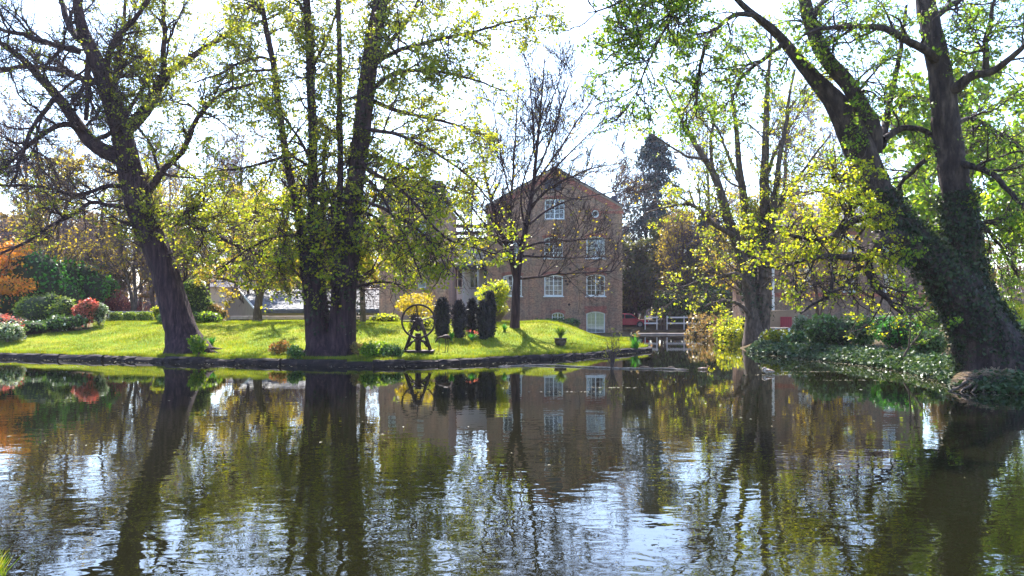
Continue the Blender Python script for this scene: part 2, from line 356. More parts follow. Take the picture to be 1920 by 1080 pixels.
def axis(lo, hi, step, far, n=14):
    a = np.arange(lo, hi + step*.5, step)
    e = np.geomspace(step, far, n); e = np.cumsum(e)
    return np.concatenate([(lo - e)[::-1], a, hi + e])
gx = axis(-34, 32, .25, 700); gy = axis(2, 76, .25, 700)
GX, GY = np.meshgrid(gx, gy); GZ = ground(GX.ravel(), GY.ravel()).reshape(GX.shape)
nx, ny = len(gx), len(gy)
idx = np.arange(nx*ny).reshape(ny, nx)
F = np.stack([idx[:-1,:-1], idx[:-1,1:], idx[1:,1:], idx[1:,:-1]], -1).reshape(-1, 4)
def ground_mat():
    m, nt, out = new_mat('ground_turf'); L = nt.links.new
    at = nt.nodes.new('ShaderNodeAttribute'); at.attribute_name = 'turf'
    tc = nt.nodes.new('ShaderNodeTexCoord')
    n1 = node(nt, 'ShaderNodeTexNoise', Scale=.55, Detail=5.0); L(tc.outputs['Object'], n1.inputs['Vector'])
    r1 = ramp(nt, [(.3, (.085,.15,.012)), (.5, (.15,.20,.015)), (.7, (.25,.22,.03))]); L(n1.outputs['Fac'], r1.inputs[0])
    n2 = node(nt, 'ShaderNodeTexNoise', Scale=2.4, Detail=6.0); L(tc.outputs['Object'], n2.inputs['Vector'])
    r2 = ramp(nt, [(.3, (.045,.035,.018)), (.55, (.10,.07,.035)), (.72, (.07,.085,.025))]); L(n2.outputs['Fac'], r2.inputs[0])
    mx = nt.nodes.new('ShaderNodeMix'); mx.data_type = 'RGBA'
    L(at.outputs['Fac'], mx.inputs['Factor']); L(r2.outputs[0], mx.inputs['A']); L(r1.outputs[0], mx.inputs['B'])
    pb = node(nt, 'ShaderNodeBsdfPrincipled', Roughness=.95); pb.inputs['Specular IOR Level'].default_value = .1
    L(mx.outputs['Result'], pb.inputs['Base Color'])
    n3 = node(nt, 'ShaderNodeTexNoise', Scale=22.0, Detail=4.0); L(tc.outputs['Object'], n3.inputs['Vector'])
    b = node(nt, 'ShaderNodeBump', Strength=.6, Distance=.06); L(n3.outputs['Fac'], b.inputs['Height']); L(b.outputs[0], pb.inputs['Normal'])
    L(pb.outputs[0], out.inputs[0]); return m
def turf_mask(x, y):
    d = pond_sd(x, y)
    m = (d > 0) & (x < 9.3) & (y > 25) & (y < 56) & (x > -30)
    # planted bed at the far left, a bare path of earth under the hedge
    bed = (x < -18.5 - (44 - y)*.62)
    m &= ~((x < X_(175, y)) & (y > 38.5 + (x + 24)*.55 + 4.0))
    near = (y < 14) & (d > 0)
    return (m | near).astype(np.float32)
gme = np_mesh('ground', np.stack([GX.ravel(), GY.ravel(), GZ.ravel()], -1), F, ground_mat(), True)
att = gme.attributes.new('turf', 'FLOAT', 'POINT'); att.data.foreach_set('value', turf_mask(GX.ravel(), GY.ravel()))
tag(link('ground', gme), kind='structure')
wx0, wx1, wy0, wy1 = -62, 30, 3, 71.5
tag(link('water', np_mesh('water', [(wx0,wy0,0),(wx1,wy0,0),(wx1,wy1,0),(wx0,wy1,0)], [(0,1,2,3)], M['water'])), 'still dark pond reflecting trees and sky', kind='structure')

# ------------------------------------------------------------------ foliage and branch generators (all numpy)
def unit(v): return v / np.maximum(np.linalg.norm(v, axis=-1, keepdims=True), 1e-9)
def tubes(Pn, Rn, S_=4, rough=0., rng=None):
    """Pn (N,K,3) centre lines, Rn (N,K) radii -> vertices, quads"""
    N, K = Rn.shape
    T = unit(np.gradient(Pn, axis=1)); main = unit(Pn[:, -1] - Pn[:, 0])
    ref = np.where(np.abs(main[:, 2:3]) > .8, np.array([[1., .2, 0]]), np.array([[0, 0, 1.]]))[:, None, :]
    A = unit(np.cross(T, np.broadcast_to(ref, T.shape))); B = np.cross(T, A)
    ang = np.linspace(0, 2*np.pi, S_, endpoint=False)
    rr = np.broadcast_to(Rn[:, :, None], (N, K, S_)).copy()
    if rough:
        ph = rng.uniform(0, 6.28, (N, 1, 4)); ks = np.arange(K)[None, :, None]
        lob = (np.sin(3*ang[None,None,:] + ph[...,0:1] + ks*.22) * .45 + np.sin(5*ang[None,None,:] + ph[...,1:2] - ks*.31) * .35
               + np.sin(9*ang[None,None,:] + ph[...,2:3] + ks*.1) * .3 + rng.normal(0, .35, (N, K, S_)))
        rr *= 1 + rough*lob
    V = Pn[:, :, None, :] + rr[..., None] * (A[:, :, None, :]*np.cos(ang)[:, None] + B[:, :, None, :]*np.sin(ang)[:, None])
    base = (np.arange(N)*K*S_)[:, None, None] + (np.arange(K-1)*S_)[None, :, None]
    j = np.arange(S_)[None, None, :]; j2 = (j + 1) % S_
    Fq = np.stack(np.broadcast_arrays(base + j, base + j2, base + S_ + j2, base + S_ + j), -1).reshape(-1, 4)
    return V.reshape(-1, 3), Fq
def merge(parts):
    vs, fs, o = [], [], 0
    for v, f in parts:
        if len(v) == 0: continue
        vs.append(v); fs.append(f + o); o += len(v)
    return np.concatenate(vs), np.concatenate(fs)

def resample(pts, K, rng=None, jit=0.):
    p = np.array(pts, float)
    for _ in range(2):                                    # corner cutting keeps the line, loses the kinks
        q = np.empty((2*len(p), p.shape[1])); q[0::2] = p; q[1::2] = p
        m = np.vstack([p[:1], (p[:-1]*.75 + p[1:]*.25)]); n = np.vstack([(p[:-1]*.25 + p[1:]*.75), p[-1:]])
        inter = np.empty((2*(len(p)-1), p.shape[1])); inter[0::2] = p[:-1]*.75 + p[1:]*.25; inter[1::2] = p[:-1]*.25 + p[1:]*.75
        p = np.vstack([p[:1], inter, p[-1:]])
    s = np.concatenate([[0], np.cumsum(np.linalg.norm(np.diff(p[:, :3], axis=0), axis=1))]); u = np.linspace(0, s[-1], K)
    out = np.stack([np.interp(u, s, p[:, c]) for c in range(4)], -1)
    if jit and rng is not None:
        j = rng.normal(0, 1, (K, 3)); j = (j + np.roll(j, 1, 0) + np.roll(j, -1, 0)) / 3; j[0] = 0
        out[:, :3] += j * jit * np.minimum(1, out[:, 3:4]*0 + 1)
    return out

def spawn(rng, PP_, RR_, n, t0, t1, ang, length, K, wig, up, rr=.6, rmin=.004, taper=.85, by_len=True, outward=None):
    """n children on each parent line"""
    N, Kp = RR_.shape
    L = np.linalg.norm(np.diff(PP_, axis=1), axis=2).sum(1)
    cnt = rng.poisson(n * (L / L.mean() if by_len else 1), N); idx = np.repeat(np.arange(N), cnt); m = len(idx)
    if m == 0: return np.zeros((0, K, 3)), np.zeros((0, K))
    t = rng.uniform(t0, t1, m) * (Kp - 1); i0 = np.minimum(t.astype(int), Kp - 2); f = (t - i0)[:, None]
    pos = PP_[idx, i0]*(1-f) + PP_[idx, i0+1]*f
    T = unit(PP_[idx, i0+1] - PP_[idx, i0]); r0 = RR_[idx, i0]*(1-f[:,0]) + RR_[idx, i0+1]*f[:,0]
    R = unit(rng.normal(0, 1, (m, 3)) + (0 if outward is None else np.array(outward))); Pp = unit(R - (R*T).sum(1, keepdims=True)*T)
    a = rng.uniform(*ang, m)[:, None]; d = T*np.cos(a) + Pp*np.sin(a)
    ln = rng.uniform(*length, m)[:, None]
    ln = ln * np.clip(.55 + .6*(1 - t[:, None]/(Kp-1)), .5, 1.1)
    out = np.empty((m, K, 3)); out[:, 0] = pos
    for k in range(1, K):
        d = unit(d + rng.normal(0, wig, (m, 3)) + np.array([0, 0, up])); out[:, k] = out[:, k-1] + d*ln/(K-1)
    s = np.linspace(0, 1, K)[None, :]
    r = np.maximum(rmin, np.minimum(r0*rr, ln[:, 0]*.028)[:, None] * (1 - taper*s))
    return out, r

def leaves(rng, pts, size, spread, per=1, nrm=None, droop=.3, aspect=.75):
    """four-cornered folded leaves round the given points"""
    pts = np.repeat(np.asarray(pts, float), per, 0); m = len(pts)
    if m == 0: return np.zeros((0, 3)), np.zeros((0, 4), int)
    c = pts + rng.normal(0, spread, (m, 3))*np.array([1.15, 1.15, .7])
    d = unit(rng.normal(0, 1, (m, 3)) + np.array([0, 0, -droop]))
    if nrm is None: n = rng.normal(0, .7, (m, 3)) + np.array([0, 0, .9])
    else: n = np.repeat(nrm, per, 0) + rng.normal(0, .55, (m, 3))
    n = unit(n - (n*d).sum(1, keepdims=True)*d); s = np.cross(d, n)
    L = size * rng.uniform(.45, 1.55, (m, 1)); Wd = L*aspect*.5*rng.uniform(.8, 1.2, (m, 1)); mid = c + d*L*.45
    V = np.stack([c, mid + s*Wd + n*L*.12, c + d*L, mid - s*Wd + n*L*.12], 1).reshape(-1, 3)
    return V, np.arange(m*4).reshape(-1, 4)
def on_lines(rng, PP_, n, t0=.3, t1=1.):
    N, K = PP_.shape[:2]; idx = np.repeat(np.arange(N), rng.poisson(n, N)); m = len(idx)
    t = rng.uniform(t0, t1, m)*(K-1); i0 = np.minimum(t.astype(int), K-2); f = (t-i0)[:, None]
    return PP_[idx, i0]*(1-f) + PP_[idx, i0+1]*f

def limb_world(limb, Y0, K, rng, jit):
    """limb: list of (px, py, width_px) plus optional depth offset in metres"""
    pts = []
    for i, q in enumerate(limb):
        dy = q[3] if len(q) > 3 else 0.; Y = Y0 + dy; p = P(q[0], q[1], Y); pts.append((p.x, p.y, p.z, q[2]*.5/FPX*Y))
    # depth given only at some points is spread along the limb
    return resample(pts, K, rng, jit)

def ivy_on(rng, lines, dens, size, zmax=99., zmin=0., thick=.12, prob=None):
    pts, nr = [], []
    for ln in lines:
        seg = np.linalg.norm(np.diff(ln[:, :3], axis=0), axis=1); L = seg.sum()
        m = int(dens * L * (ln[:, 3].mean()*6.28 + .25)); t = rng.uniform(0, 1, m)*(len(ln)-1); i0 = np.minimum(t.astype(int), len(ln)-2); f = (t-i0)[:, None]
        c = ln[i0, :3]*(1-f) + ln[i0+1, :3]*f; r = (ln[i0, 3]*(1-f[:,0]) + ln[i0+1, 3]*f[:,0])[:, None]
        T = unit(ln[i0+1, :3] - ln[i0, :3]); R = unit(rng.normal(0, 1, (m, 3))); n = unit(R - (R*T).sum(1, keepdims=True)*T)
        q = c + n*(r*1.0 + np.abs(rng.normal(0, thick, (m, 1))) + .01)
        clump = np.sin(q[:,0]*3.1+1)*np.sin(q[:,2]*2.3)*np.sin(q[:,1]*2.7+2)
        k = (q[:, 2] < zmax) & (q[:, 2] > zmin) & (clump > rng.uniform(-1.1, .25, m))
        pts.append(q[k]); nr.append(n[k])
    pts = np.concatenate(pts); nr = np.concatenate(nr)
    return leaves(rng, pts, size, .02, 1, nr, droop=.6, aspect=.95)

def make_tree(name, label, limbs, Y0, seed, bark, leafmat, lv1, lv2, lv3, leaf, twigmat=None, jit=.03, leaf_filter=None, ivy=None, ivylimbs=None, split=None, sides=12, rough=.07, group=None, ntrunk=1, thin=1.):
    """traced limbs + three levels of procedural branching. lvN = (count, t0, len0, len1, wig, up)"""
    rng = np.random.default_rng(seed)
    W = [limb_world(l, Y0, 22, rng, jit) for l in limbs]
    for a_ in W: a_[:, 3] *= thin
    base = W[0][0]; org = Vector((base[0], base[1], min(base[2], gz(base[0], base[1])))); ov = np.array(org)
    t = thing(name, label, 'tree', org, 0, group)
    A = np.stack(W); Pl = A[:, :, :3] - ov; Rl = A[:, :, 3]
    nt_ = ntrunk
    def obj(nm, parts, mat, smooth=True, kind=None):
        v, f = merge(parts); o = link(nm, np_mesh(nm, v, f, mat, smooth), t)
        if kind: o['kind'] = kind
        return o
    dense = []
    for a in A[:nt_]:
        dense.append(resample(a, 60))
    D = np.stack(dense); obj('trunk', [tubes(D[:, :, :3] - ov, D[:, :, 3], 26, rough, rng)], bark)
    if len(A) > nt_: 
        for k in range(nt_, len(A)):
            obj('limb', [tubes(Pl[k:k+1], Rl[k:k+1], sides, rough*.7, rng)], bark)
    br = []
    p1, r1 = spawn(rng, Pl[lv1[6]:] if len(lv1) > 6 else Pl, Rl[lv1[6]:] if len(lv1) > 6 else Rl, lv1[0], lv1[1], 1., (.5, 1.25), (lv1[2], lv1[3]), 9, lv1[4], lv1[5], .55, .016)
    p2, r2 = spawn(rng, p1, r1, lv2[0], lv2[1], 1., (.4, 1.1), (lv2[2], lv2[3]), 6, lv2[4], lv2[5], .6, .0105)
    p3, r3 = spawn(rng, p2, r2, lv3[0], lv3[1], 1., (.4, 1.2), (lv3[2], lv3[3]), 4, lv3[4], lv3[5], .7, .007)
    obj('branches', [tubes(p1, r1, 5), tubes(p2, r2, 4)], bark, kind='stuff')
    obj('twigs', [tubes(p3, r3, 3)], twigmat or M['twig'], kind='stuff')
    if leaf:
        pts = np.concatenate([on_lines(rng, p3, leaf[0], .75, 1.), on_lines(rng, p2, leaf[0]*.8, .6, 1.)])
        if leaf_filter is not None: pts = pts[leaf_filter(pts + ov, rng)]
        if split is not None:
            k = split[0](pts + ov); obj('crown', [leaves(rng, pts[k], leaf[1], leaf[2], leaf[3])], M[split[1]], False, 'stuff'); pts = pts[~k]  # part of the crown gets its own sunlit leaf colour
        obj('crown', [leaves(rng, pts, leaf[1], leaf[2], leaf[3])], leafmat, False, 'stuff')
    if ivy:
        L_ = [W[i] for i in (ivylimbs if ivylimbs is not None else range(len(W)))]
        v, f = ivy_on(rng, L_, *ivy); obj('ivy', [(v - ov, f)], M['leaf_ivy'], False, 'stuff')
    return t
def proj(pts): return 960 + pts[:, 0]/pts[:, 1]*FPX, HY - (pts[:, 2] - CH)/pts[:, 1]*FPX

# ------------------------------------------------------------------ buildings
def arch_poly(u, z0, z1, wd, rise, n=8):
    """opening outline, counter-clockwise; segmental arch of the given rise on top"""
    h = wd/2
    if rise <= 0: return [(u-h, z0), (u+h, z0), (u+h, z1), (u-h, z1)]
    R = (h*h + rise*rise) / (2*rise); a = math.asin(min(1, h/R)); zc = z1 - R
    top = [(u + R*math.sin(a - 2*a*i/n), zc + R*math.cos(a - 2*a*i/n)) for i in range(n+1)]
    return [(u-h, z0), (u+h, z0)] + top
def circle_poly(u, z, r, n=20): return [(u + r*math.cos(2*math.pi*i/n), z + r*math.sin(2*math.pi*i/n)) for i in range(n)]

def facade(parent, outline, holes, mat, y=0., reveal=.16, name='wall'):
    """front wall facing -Y at local y, with real openings and reveals"""
    loops = [[Vector((u, z, 0)) for u, z in outline]] + [[Vector((u, z, 0)) for u, z in h] for h in holes]
    tris = tessellate_polygon(loops); flat = [p for l in loops for p in l]
    v = [(p.x, y, p.y) for p in flat]; f = [tuple(t) for t in tris]
    for h in holes:
        n = len(h); o = len(v); v += [(u, y, z) for u, z in h] + [(u, y + reveal, z) for u, z in h]
        f += [(o+i, o+(i+1) % n, o+n+(i+1) % n, o+n+i) for i in range(n)]
    me = bpy.data.meshes.new(name); me.from_pydata(v, [], f)
    bm = bmesh.new(); bm.from_mesh(me)
    for fc in bm.faces:
        if abs(fc.normal.y) > .9 and fc.normal.y > 0: fc.normal_flip()
    bm.to_mesh(me); bm.free(); me.materials.append(mat); return link(name, me, parent)

def ring_mesh(name, outer, inner, y0, y1, mat, parent):
    n = len(outer); v = [(u, y0, z) for u, z in outer] + [(u, y0, z) for u, z in inner] + [(u, y1, z) for u, z in outer] + [(u, y1, z) for u, z in inner]
    f = []
    for i in range(n):
        j = (i+1) % n
        f += [(i, j, n+j, n+i), (2*n+i, 3*n+i, 3*n+j, 2*n+j), (n+i, n+j, 3*n+j, 3*n+i), (i, 2*n+i, 2*n+j, j)]
    mb = MB(); mb.add(v, f); return mb.build(name, mat, parent)

def window(parent, u, z0, z1, wd, rise, y, cols=2, rows=4, curtain=False, arch_mat=None, sill=True, fr=.09, leafs=2):
    """white casement window set in its reveal: frame > panes, glazing bars, sill, curtains"""
    yi = y + .09
    out = arch_poly(u, z0, z1, wd, rise); inn = arch_poly(u, z0 + fr, z1 - fr, wd - 2*fr, max(0, rise*.92) if rise else 0)
    w = ring_mesh('window', out, inn, yi - .02, yi + .06, M['white_paint'], parent)
    x0, x1 = u - wd/2 + fr, u + wd/2 - fr; zb, zt = z0 + fr, z1 - fr; sp = zt - rise
    mb = MB()
    mull = .075
    if leafs == 2: mb.box(u - mull/2, u + mull/2, yi - .022, yi + .05, zb, zt - .003)
    edges = [(x0, u - mull/2), (u + mull/2, x1)] if leafs == 2 else [(x0, x1)]
    for a, b in edges:
        for i in range(1, cols): 
            xx = a + (b-a)*i/cols; zz = zt - rise*min(1, (abs(xx-u)/(wd/2))**2) if rise else zt
            mb.box(xx-.014, xx+.014, yi - .01, yi + .03, zb, zz)
        for k in range(1, rows):
            zz = zb + (zt - zb - rise*.4)*k/rows; mb.box(a, b, yi - .012, yi + .028, zz-.014, zz+.014)
    mb.build('glazing_bar', M['white_paint'], w)
    for a, b in edges:
        pm = MB(); n = 6; top = []
        for i in range(n+1):
            xx = b + (a-b)*i/n; top.append((xx, zt - (rise*min(1, (abs(xx-u)/(wd/2 - fr*.5))**2) if rise else 0)))
        poly = [(a, zb), (b, zb)] + top
        pm.add([(q[0], yi + .012, q[1]) for q in poly], [tuple(range(len(poly)))])
        pm.build('pane', M['glass'], w)
    if sill: MB().box(u - wd/2 - .09, u + wd/2 + .09, y - .08, y + .10, z0 - .09, z0 - .002).build('sill', M['white_paint'] if sill == 'white' else M['stone_pale'], w)
    if curtain:
        cm = MB(); n = 22
        pts = [(x0 - .04 + (x1-x0+.08)*i/n, yi + .16 + .025*math.sin(i*2.4)) for i in range(n+1)]
        cm.add([(a, b, zb-.05) for a, b in pts] + [(a, b, zt+.05) for a, b in pts], [(i, i+1, n+2+i, n+1+i) for i in range(n)])
        cm.build('curtain', M['curtain'], w, True)
    if arch_mat:
        th = .26; o2 = []; 
        h = wd/2 + .04; rs = max(rise, .06); R = (h*h + rs*rs)/(2*rs); a = math.asin(min(1, h/R)); zc = z1 - R
        lo = [(u + R*math.sin(-a + 2*a*i/10), zc + R*math.cos(-a + 2*a*i/10) + .004) for i in range(11)]
        hi = [(u + (R+th)*math.sin(-a*1.06 + 2*a*1.06*i/10), zc + (R+th)*math.cos(-a*1.06 + 2*a*1.06*i/10)) for i in range(11)]
        am = MB(); v = [(p[0], y - .012, p[1]) for p in lo] + [(p[0], y - .012, p[1]) for p in hi] + [(p[0], y + .05, p[1]) for p in lo] + [(p[0], y + .05, p[1]) for p in hi]
        f = []
        for i in range(10): f += [(i, i+1, 12+i, 11+i), (11+i, 12+i, 34+i, 33+i), (i, 22+i, 23+i, i+1)]
        f += [(0, 11, 33, 22), (10, 32, 43, 21)]
        am.add(v, f); am.build('brick_arch', arch_mat, parent)
    return out

def slate_roof(parent, a, b, c, d, mat, name='slates', ch=.26, sw=.34, seed=1, lift=.02):
    """overlapping slates on the plane a-b (eave) / d-c (ridge); joined, as they are only a few pixels each"""
    rng = np.random.default_rng(seed); a, b, c, d = [np.array(q, float) for q in (a, b, c, d)]
    n = np.cross(b-a, d-a); n /= np.linalg.norm(n)
    if n[2] < 0: n = -n
    rows = max(2, int(np.linalg.norm(d-a)/ch)); V, Fc = [], []
    for i in range(rows):
        t0, t1 = i/rows, min(1, (i+1.35)/rows); e0, e1 = a+(d-a)*t0, b+(c-b)*t0; g0, g1 = a+(d-a)*t1, b+(c-b)*t1
        L = np.linalg.norm(e1-e0); m = max(1, int(L/sw)); off = .5*(i % 2)
        for j in range(-1, m+1):
            s0, s1 = np.clip((j+off)/m, 0, 1), np.clip((j+off+.965)/m, 0, 1)
            if s1 - s0 < .01/m: continue
            jl = lift*(1 + rng.uniform(-.5, .8)); o = len(V)
            V += [e0+(e1-e0)*s0 + n*jl, e0+(e1-e0)*s1 + n*(jl + rng.uniform(-.006,.006)), g0+(g1-g0)*s1 + n*.004, g0+(g1-g0)*s0 + n*.004]
            lo = [V[o] - n*.018, V[o+1] - n*.018]; V += lo
            Fc += [(o, o+1, o+2, o+3), (o+4, o+5, o+1, o)]
    ob = link(name, np_mesh(name, np.array(V), np.array(Fc), mat), parent); ob['kind'] = 'stuff'; return ob

# ---- the mill: tall brick gable end facing the pond
YM = 64.0
mill = thing('watermill', 'four-storey brown brick mill with gable end and white arched windows', 'building', (X_(1040, YM), YM, .1))
def um(px): return X_(px, YM) - X_(1040, YM)
def zm(py): return Z_(py, YM) - .1
hw = um(1167); ze, za = zm(386), zm(314)
wins = []      # (px, py_top, py_bottom, width px, rise px, curtain, rows)
for q in [(1040,373,411,37,1.5,0,4), (1038,444,484,35,4,0,4), (1117,443,484,35,4,1,4), (1038,515,555,35,3,0,4), (1117,514,555,35,4,0,4),
          (1117,584,625,35,4,1,5), (961,444,484,35,4,0,4), (961,515,555,35,3,0,4)]:
    wins.append(q)
holes = [arch_poly(um(a), zm(d2), zm(t), um(1040+wd), rs/FPX*YM) for a, t, d2, wd, rs, cu, ro in wins]
small = arch_poly(um(1046), zm(602), zm(586), um(1062), 3/FPX*YM); hatch = arch_poly(um(1037), zm(357), zm(333), um(1072), 0)
rnd = circle_poly(um(1116), zm(401), 7.2/FPX*YM)
outline = [(-hw, 0), (hw, 0), (hw, ze), (0, za), (-hw, ze)]
facade(mill, outline, holes + [small, hatch, rnd], M['brick_mill'])
for (a, t, d2, wd, rs, cu, ro) in wins:
    window(mill, um(a), zm(d2), zm(t), um(1040+wd), rs/FPX*YM, 0, 2, ro, bool(cu), M['brick_red'], 'white' if t > 400 else True)
window(mill, um(1046), zm(602), zm(586), um(1062), 3/FPX*YM, 0, 2, 2, False, M['brick_red'], True, .06)
rw = ring_mesh('round_window', circle_poly(um(1116), zm(401), 7.1/FPX*YM), circle_poly(um(1116), zm(401), 4.9/FPX*YM), .02, .10, M['white_paint'], mill)
MB().add([(u, .07, z) for u, z in circle_poly(um(1116), zm(401), 4.9/FPX*YM)], [tuple(range(20))]).build('pane', M['glass'], rw)
ring_mesh('brick_surround', circle_poly(um(1116), zm(401), 10.5/FPX*YM), circle_poly(um(1116), zm(401), 7.25/FPX*YM), -.012, .05, M['brick_red'], mill)
hb = MB()
for i in range(7): 
    zz = zm(357) + (zm(333)-zm(357))*i/7; hb.box(um(1021), um(1053), .06, .11, zz+.01, zz+.135)
hat = MB().box(um(1020), um(1054), .13, .15, zm(358), zm(332)).build('loft_hatch', M['slate_dark'], mill)
hb.build('louvre', M['slate_dark'], hat)
dpt = 15.0
MB().box(-hw, -hw+.3, .004, dpt, 0, ze-.02).build('side_wall', M['brick_mill'], mill)
MB().box(hw-.3, hw, .004, dpt, 0, ze-.02).build('side_wall', M['brick_mill'], mill)
MB().prism([(-hw,0),(hw,0),(hw,ze),(0,za),(-hw,ze)], (0, dpt+.003, 0), (0, .3, 0), (1,0,0)).build('back_wall', M['brick_mill'], mill)
MB().box(-hw+.31, hw-.31, 1.2, 1.3, .05, ze).build('dark_backing', M['room_shade'], mill)  # dark sheet set behind the windows in place of a shaded room
for k in range(1, 4): MB().box(-hw+.31, hw-.31, .18, 1.19, zm(625-70.3*k)-.55, zm(625-70.3*k)-.35).build('interior_floor', M['room_shade'], mill)
# roof and red brick verge bands on the gable
sl_ = math.hypot(hw, za-ze)
for s in (-1, 1):
    nrm = Vector((s*(za-ze), 0, hw)).normalized()
    e = Vector((s*(hw+.12), 0, ze-.07)); r_ = Vector((0, 0, za)); 
    mb = MB(); q = [e, r_]; y0, y1 = -.10, dpt+.4
    v = [(e.x, y0, e.z), (e.x, y1, e.z), (0, y1, za), (0, y0, za)]; v2 = [tuple(Vector(p) + nrm*.09) for p in v]
    mb.add(v + v2, [(0,1,2,3), (4,7,6,5), (0,4,5,1), (1,5,6,2), (3,2,6,7), (0,3,7,4)]); rf = mb.build('roof', M['slate_dark'], mill)
    # band below the verge
    bm_ = MB(); th = .36; low = .62
    top0 = Vector((s*hw*.985, 0, ze - .02)); top1 = Vector((0, 0, za - .01))
    v = [(top0.x, -.05, top0.z), (top1.x, -.05, top1.z), (top1.x, -.05, top1.z - low), (top0.x - s*.5, -.05, top0.z - low + .28)]
    bm_.add(v + [(a, .02, c) for a, b, c in v], [(0,1,2,3), (0,4,5,1), (1,5,6,2), (2,6,7,3), (3,7,4,0)]); bm_.build('verge_band', M['brick_red'], mill)
    v = [(s*hw*1.0, -.09, ze + .02), (0, -.09, za + .04), (0, -.09, za - .16), (s*hw*1.0, -.09, ze - .18)]
    mb = MB(); mb.add(v + [(a, -.052, c) for a, b, c in v], [(0,1,2,3), (0,4,5,1), (1,5,6,2), (2,6,7,3), (3,7,4,0)]); mb.build('verge_board', M['render_tan'], mill)
    x0, x1 = sorted((s*hw*1.012, s*(hw-1.9)))
    MB().box(x0, x1, -.055, .02, ze-.62, ze-.40).build('kneeler_band', M['brick_red'], mill)
MB().box(um(1150), um(1160), 1.0, 2.6, ze+.1, ze+.95).build('dormer', M['slate_dark'], mill)
for px, py in [(1066,359), (1067,432), (1069,505), (1067,571), (1061,527), (1068,528), (1064,533), (1000,477)]:
    c = Vector((um(px), -.02, zm(py))); mb = MB(); mb.tube([c + Vector((0,-.02,0)), c + Vector((0,.03,0))], .10, 10); mb.build('anchor_plate', M['iron'], mill)
for py, px0, px1 in [(577,1096,1138), (505,1096,1138)]:
    MB().box(um(px0), um(px1), -.010, .02, zm(py+3), zm(py-3)).build('brick_band', M['brick_red'], mill)
MB().box(-hw, -hw+3.2, -2.2, -.3, 0, zm(604)).build('plinth_wall', M['stone_pale'], mill)

# ---- left wing block with mansard slate roof
YW = 58.0
wing = thing('mill_wing', 'pinkish brick block with dark slate mansard left of the gable', 'building', (X_(776, YW), YW, .1))
def uw(px): return X_(px, YW) - X_(776, YW)
def zw(py): return Z_(py, YW) - .1
ww0, ww1 = uw(711), uw(841); ez = zw(389)
wwin = [(791,412,438,15), (788,466,476,12), (791,524,540,14), (735,470,492,14)]
facade(wing, [(ww0,0),(ww1,0),(ww1,ez),(ww0,ez)], [arch_poly(uw(a), zw(d2), zw(t), uw(776+wd), 0) for a,t,d2,wd in wwin], M['brick_wing'])
for a, t, d2, wd in wwin: window(wing, uw(a), zw(d2), zw(t), uw(776+wd), 0, 0, 1, 2, True, None, True, .06, 1)
MB().box(ww0, ww0+.3, .004, 8, 0, ez).build('side_wall', M['brick_wing'], wing)
MB().box(ww1-.3, ww1, .004, 8, 0, ez).build('side_wall', M['brick_wing'], wing)
MB().box(ww0, ww1, 8.004, 8.3, 0, ez).build('back_wall', M['brick_wing'], wing)
MB().box(ww0+.31, ww1-.31, 1.2, 1.3, 0, ez).build('dark_backing', M['room_shade'], wing)  # same dark sheet, painted shade behind the wing windows
MB().box(ww0-.12, ww1+.12, -.14, 8.4, ez+.003, ez+.16).build('gutter_board', M['white_paint'], wing)
zt_ = zw(336); ins = .5
mb = MB(); b0 = [(ww0-.05,-.05), (ww1+.05,-.05), (ww1+.05,8.3), (ww0-.05,8.3)]; b1 = [(ww0+ins,.55), (ww1-ins,.55), (ww1-ins,7.6), (ww0+ins,7.6)]
mb.add([(x,y,ez+.163) for x,y in b0] + [(x,y,zt_) for x,y in b1], [(0,1,5,4),(1,2,6,5),(2,3,7,6),(3,0,4,7),(4,5,6,7)]); mb.build('roof', M['slate_dark'], wing)
slate_roof(wing, (b0[0][0],b0[0][1],ez+.17), (b0[1][0],b0[1][1],ez+.17), (b1[1][0],b1[1][1],zt_+.01), (b1[0][0],b1[0][1],zt_+.01), M['slate_dark'], seed=4)
for k in (0, 1):
    x = ww0 + 1.6 + 2.4*k; MB().box(x-.18, x+.18, 6.2, 6.9, zt_-.3, zt_+.3).build('roof_vent', M['slate_dark'], wing)

# ---- white weatherboarded link between wing and mill
YK = 67.0
lk = thing('link_building', 'white weatherboarded link with dark railed roof between the brick blocks', 'building', (X_(890, YK), YK, .1))
def uk(px): return X_(px, YK) - X_(890, YK)
def zk(py): return Z_(py, YK) - .1
lx0, lx1 = uk(838), uk(931)
kw = [(858,505,540,18), (890,505,540,18), (915,505,540,18), (905,565,590,20)]
facade(lk, [(lx0,0),(lx1,0),(lx1,zk(452)),(lx0,zk(452))], [arch_poly(uk(a), zk(d2), zk(t), uk(890+wd), 0) for a,t,d2,wd in kw], M['weatherboard'])
for a, t, d2, wd in kw: window(lk, uk(a), zk(d2), zk(t), uk(890+wd), 0, 0, 1, 2, False, None, True, .06, 2)
for k in range(30):
    zz = .2 + k*.27
    if zz < zk(455): MB().add([(lx0,-.035,zz),(lx1,-.035,zz),(lx1,-.005,zz+.25),(lx0,-.005,zz+.25)], [(0,1,2,3)]).build('board', M['weatherboard'], lk) if not any(zk(d2)-.25 < zz < zk(t)+.05 for a,t,d2,wd in kw) else None
MB().box(lx0, lx1, .2, 6, .02, zk(454)).build('back_block', M['room_shade'], lk)
for i, (p0, p1) in enumerate([(421,428), (434,441), (446,453)]):
    MB().box(lx0-.1, lx1+.1, -.25+i*-.06, -.13+i*-.06, zk(p1), zk(p0)).build('roof_rail', M['timber_dark'], lk)
for k in range(7):
    x = lx0 + (lx1-lx0)*(k+.3)/7; MB().box(x-.05, x+.05, -.12, -.02, zk(452), zk(421)).build('baluster', M['white_paint'], lk)
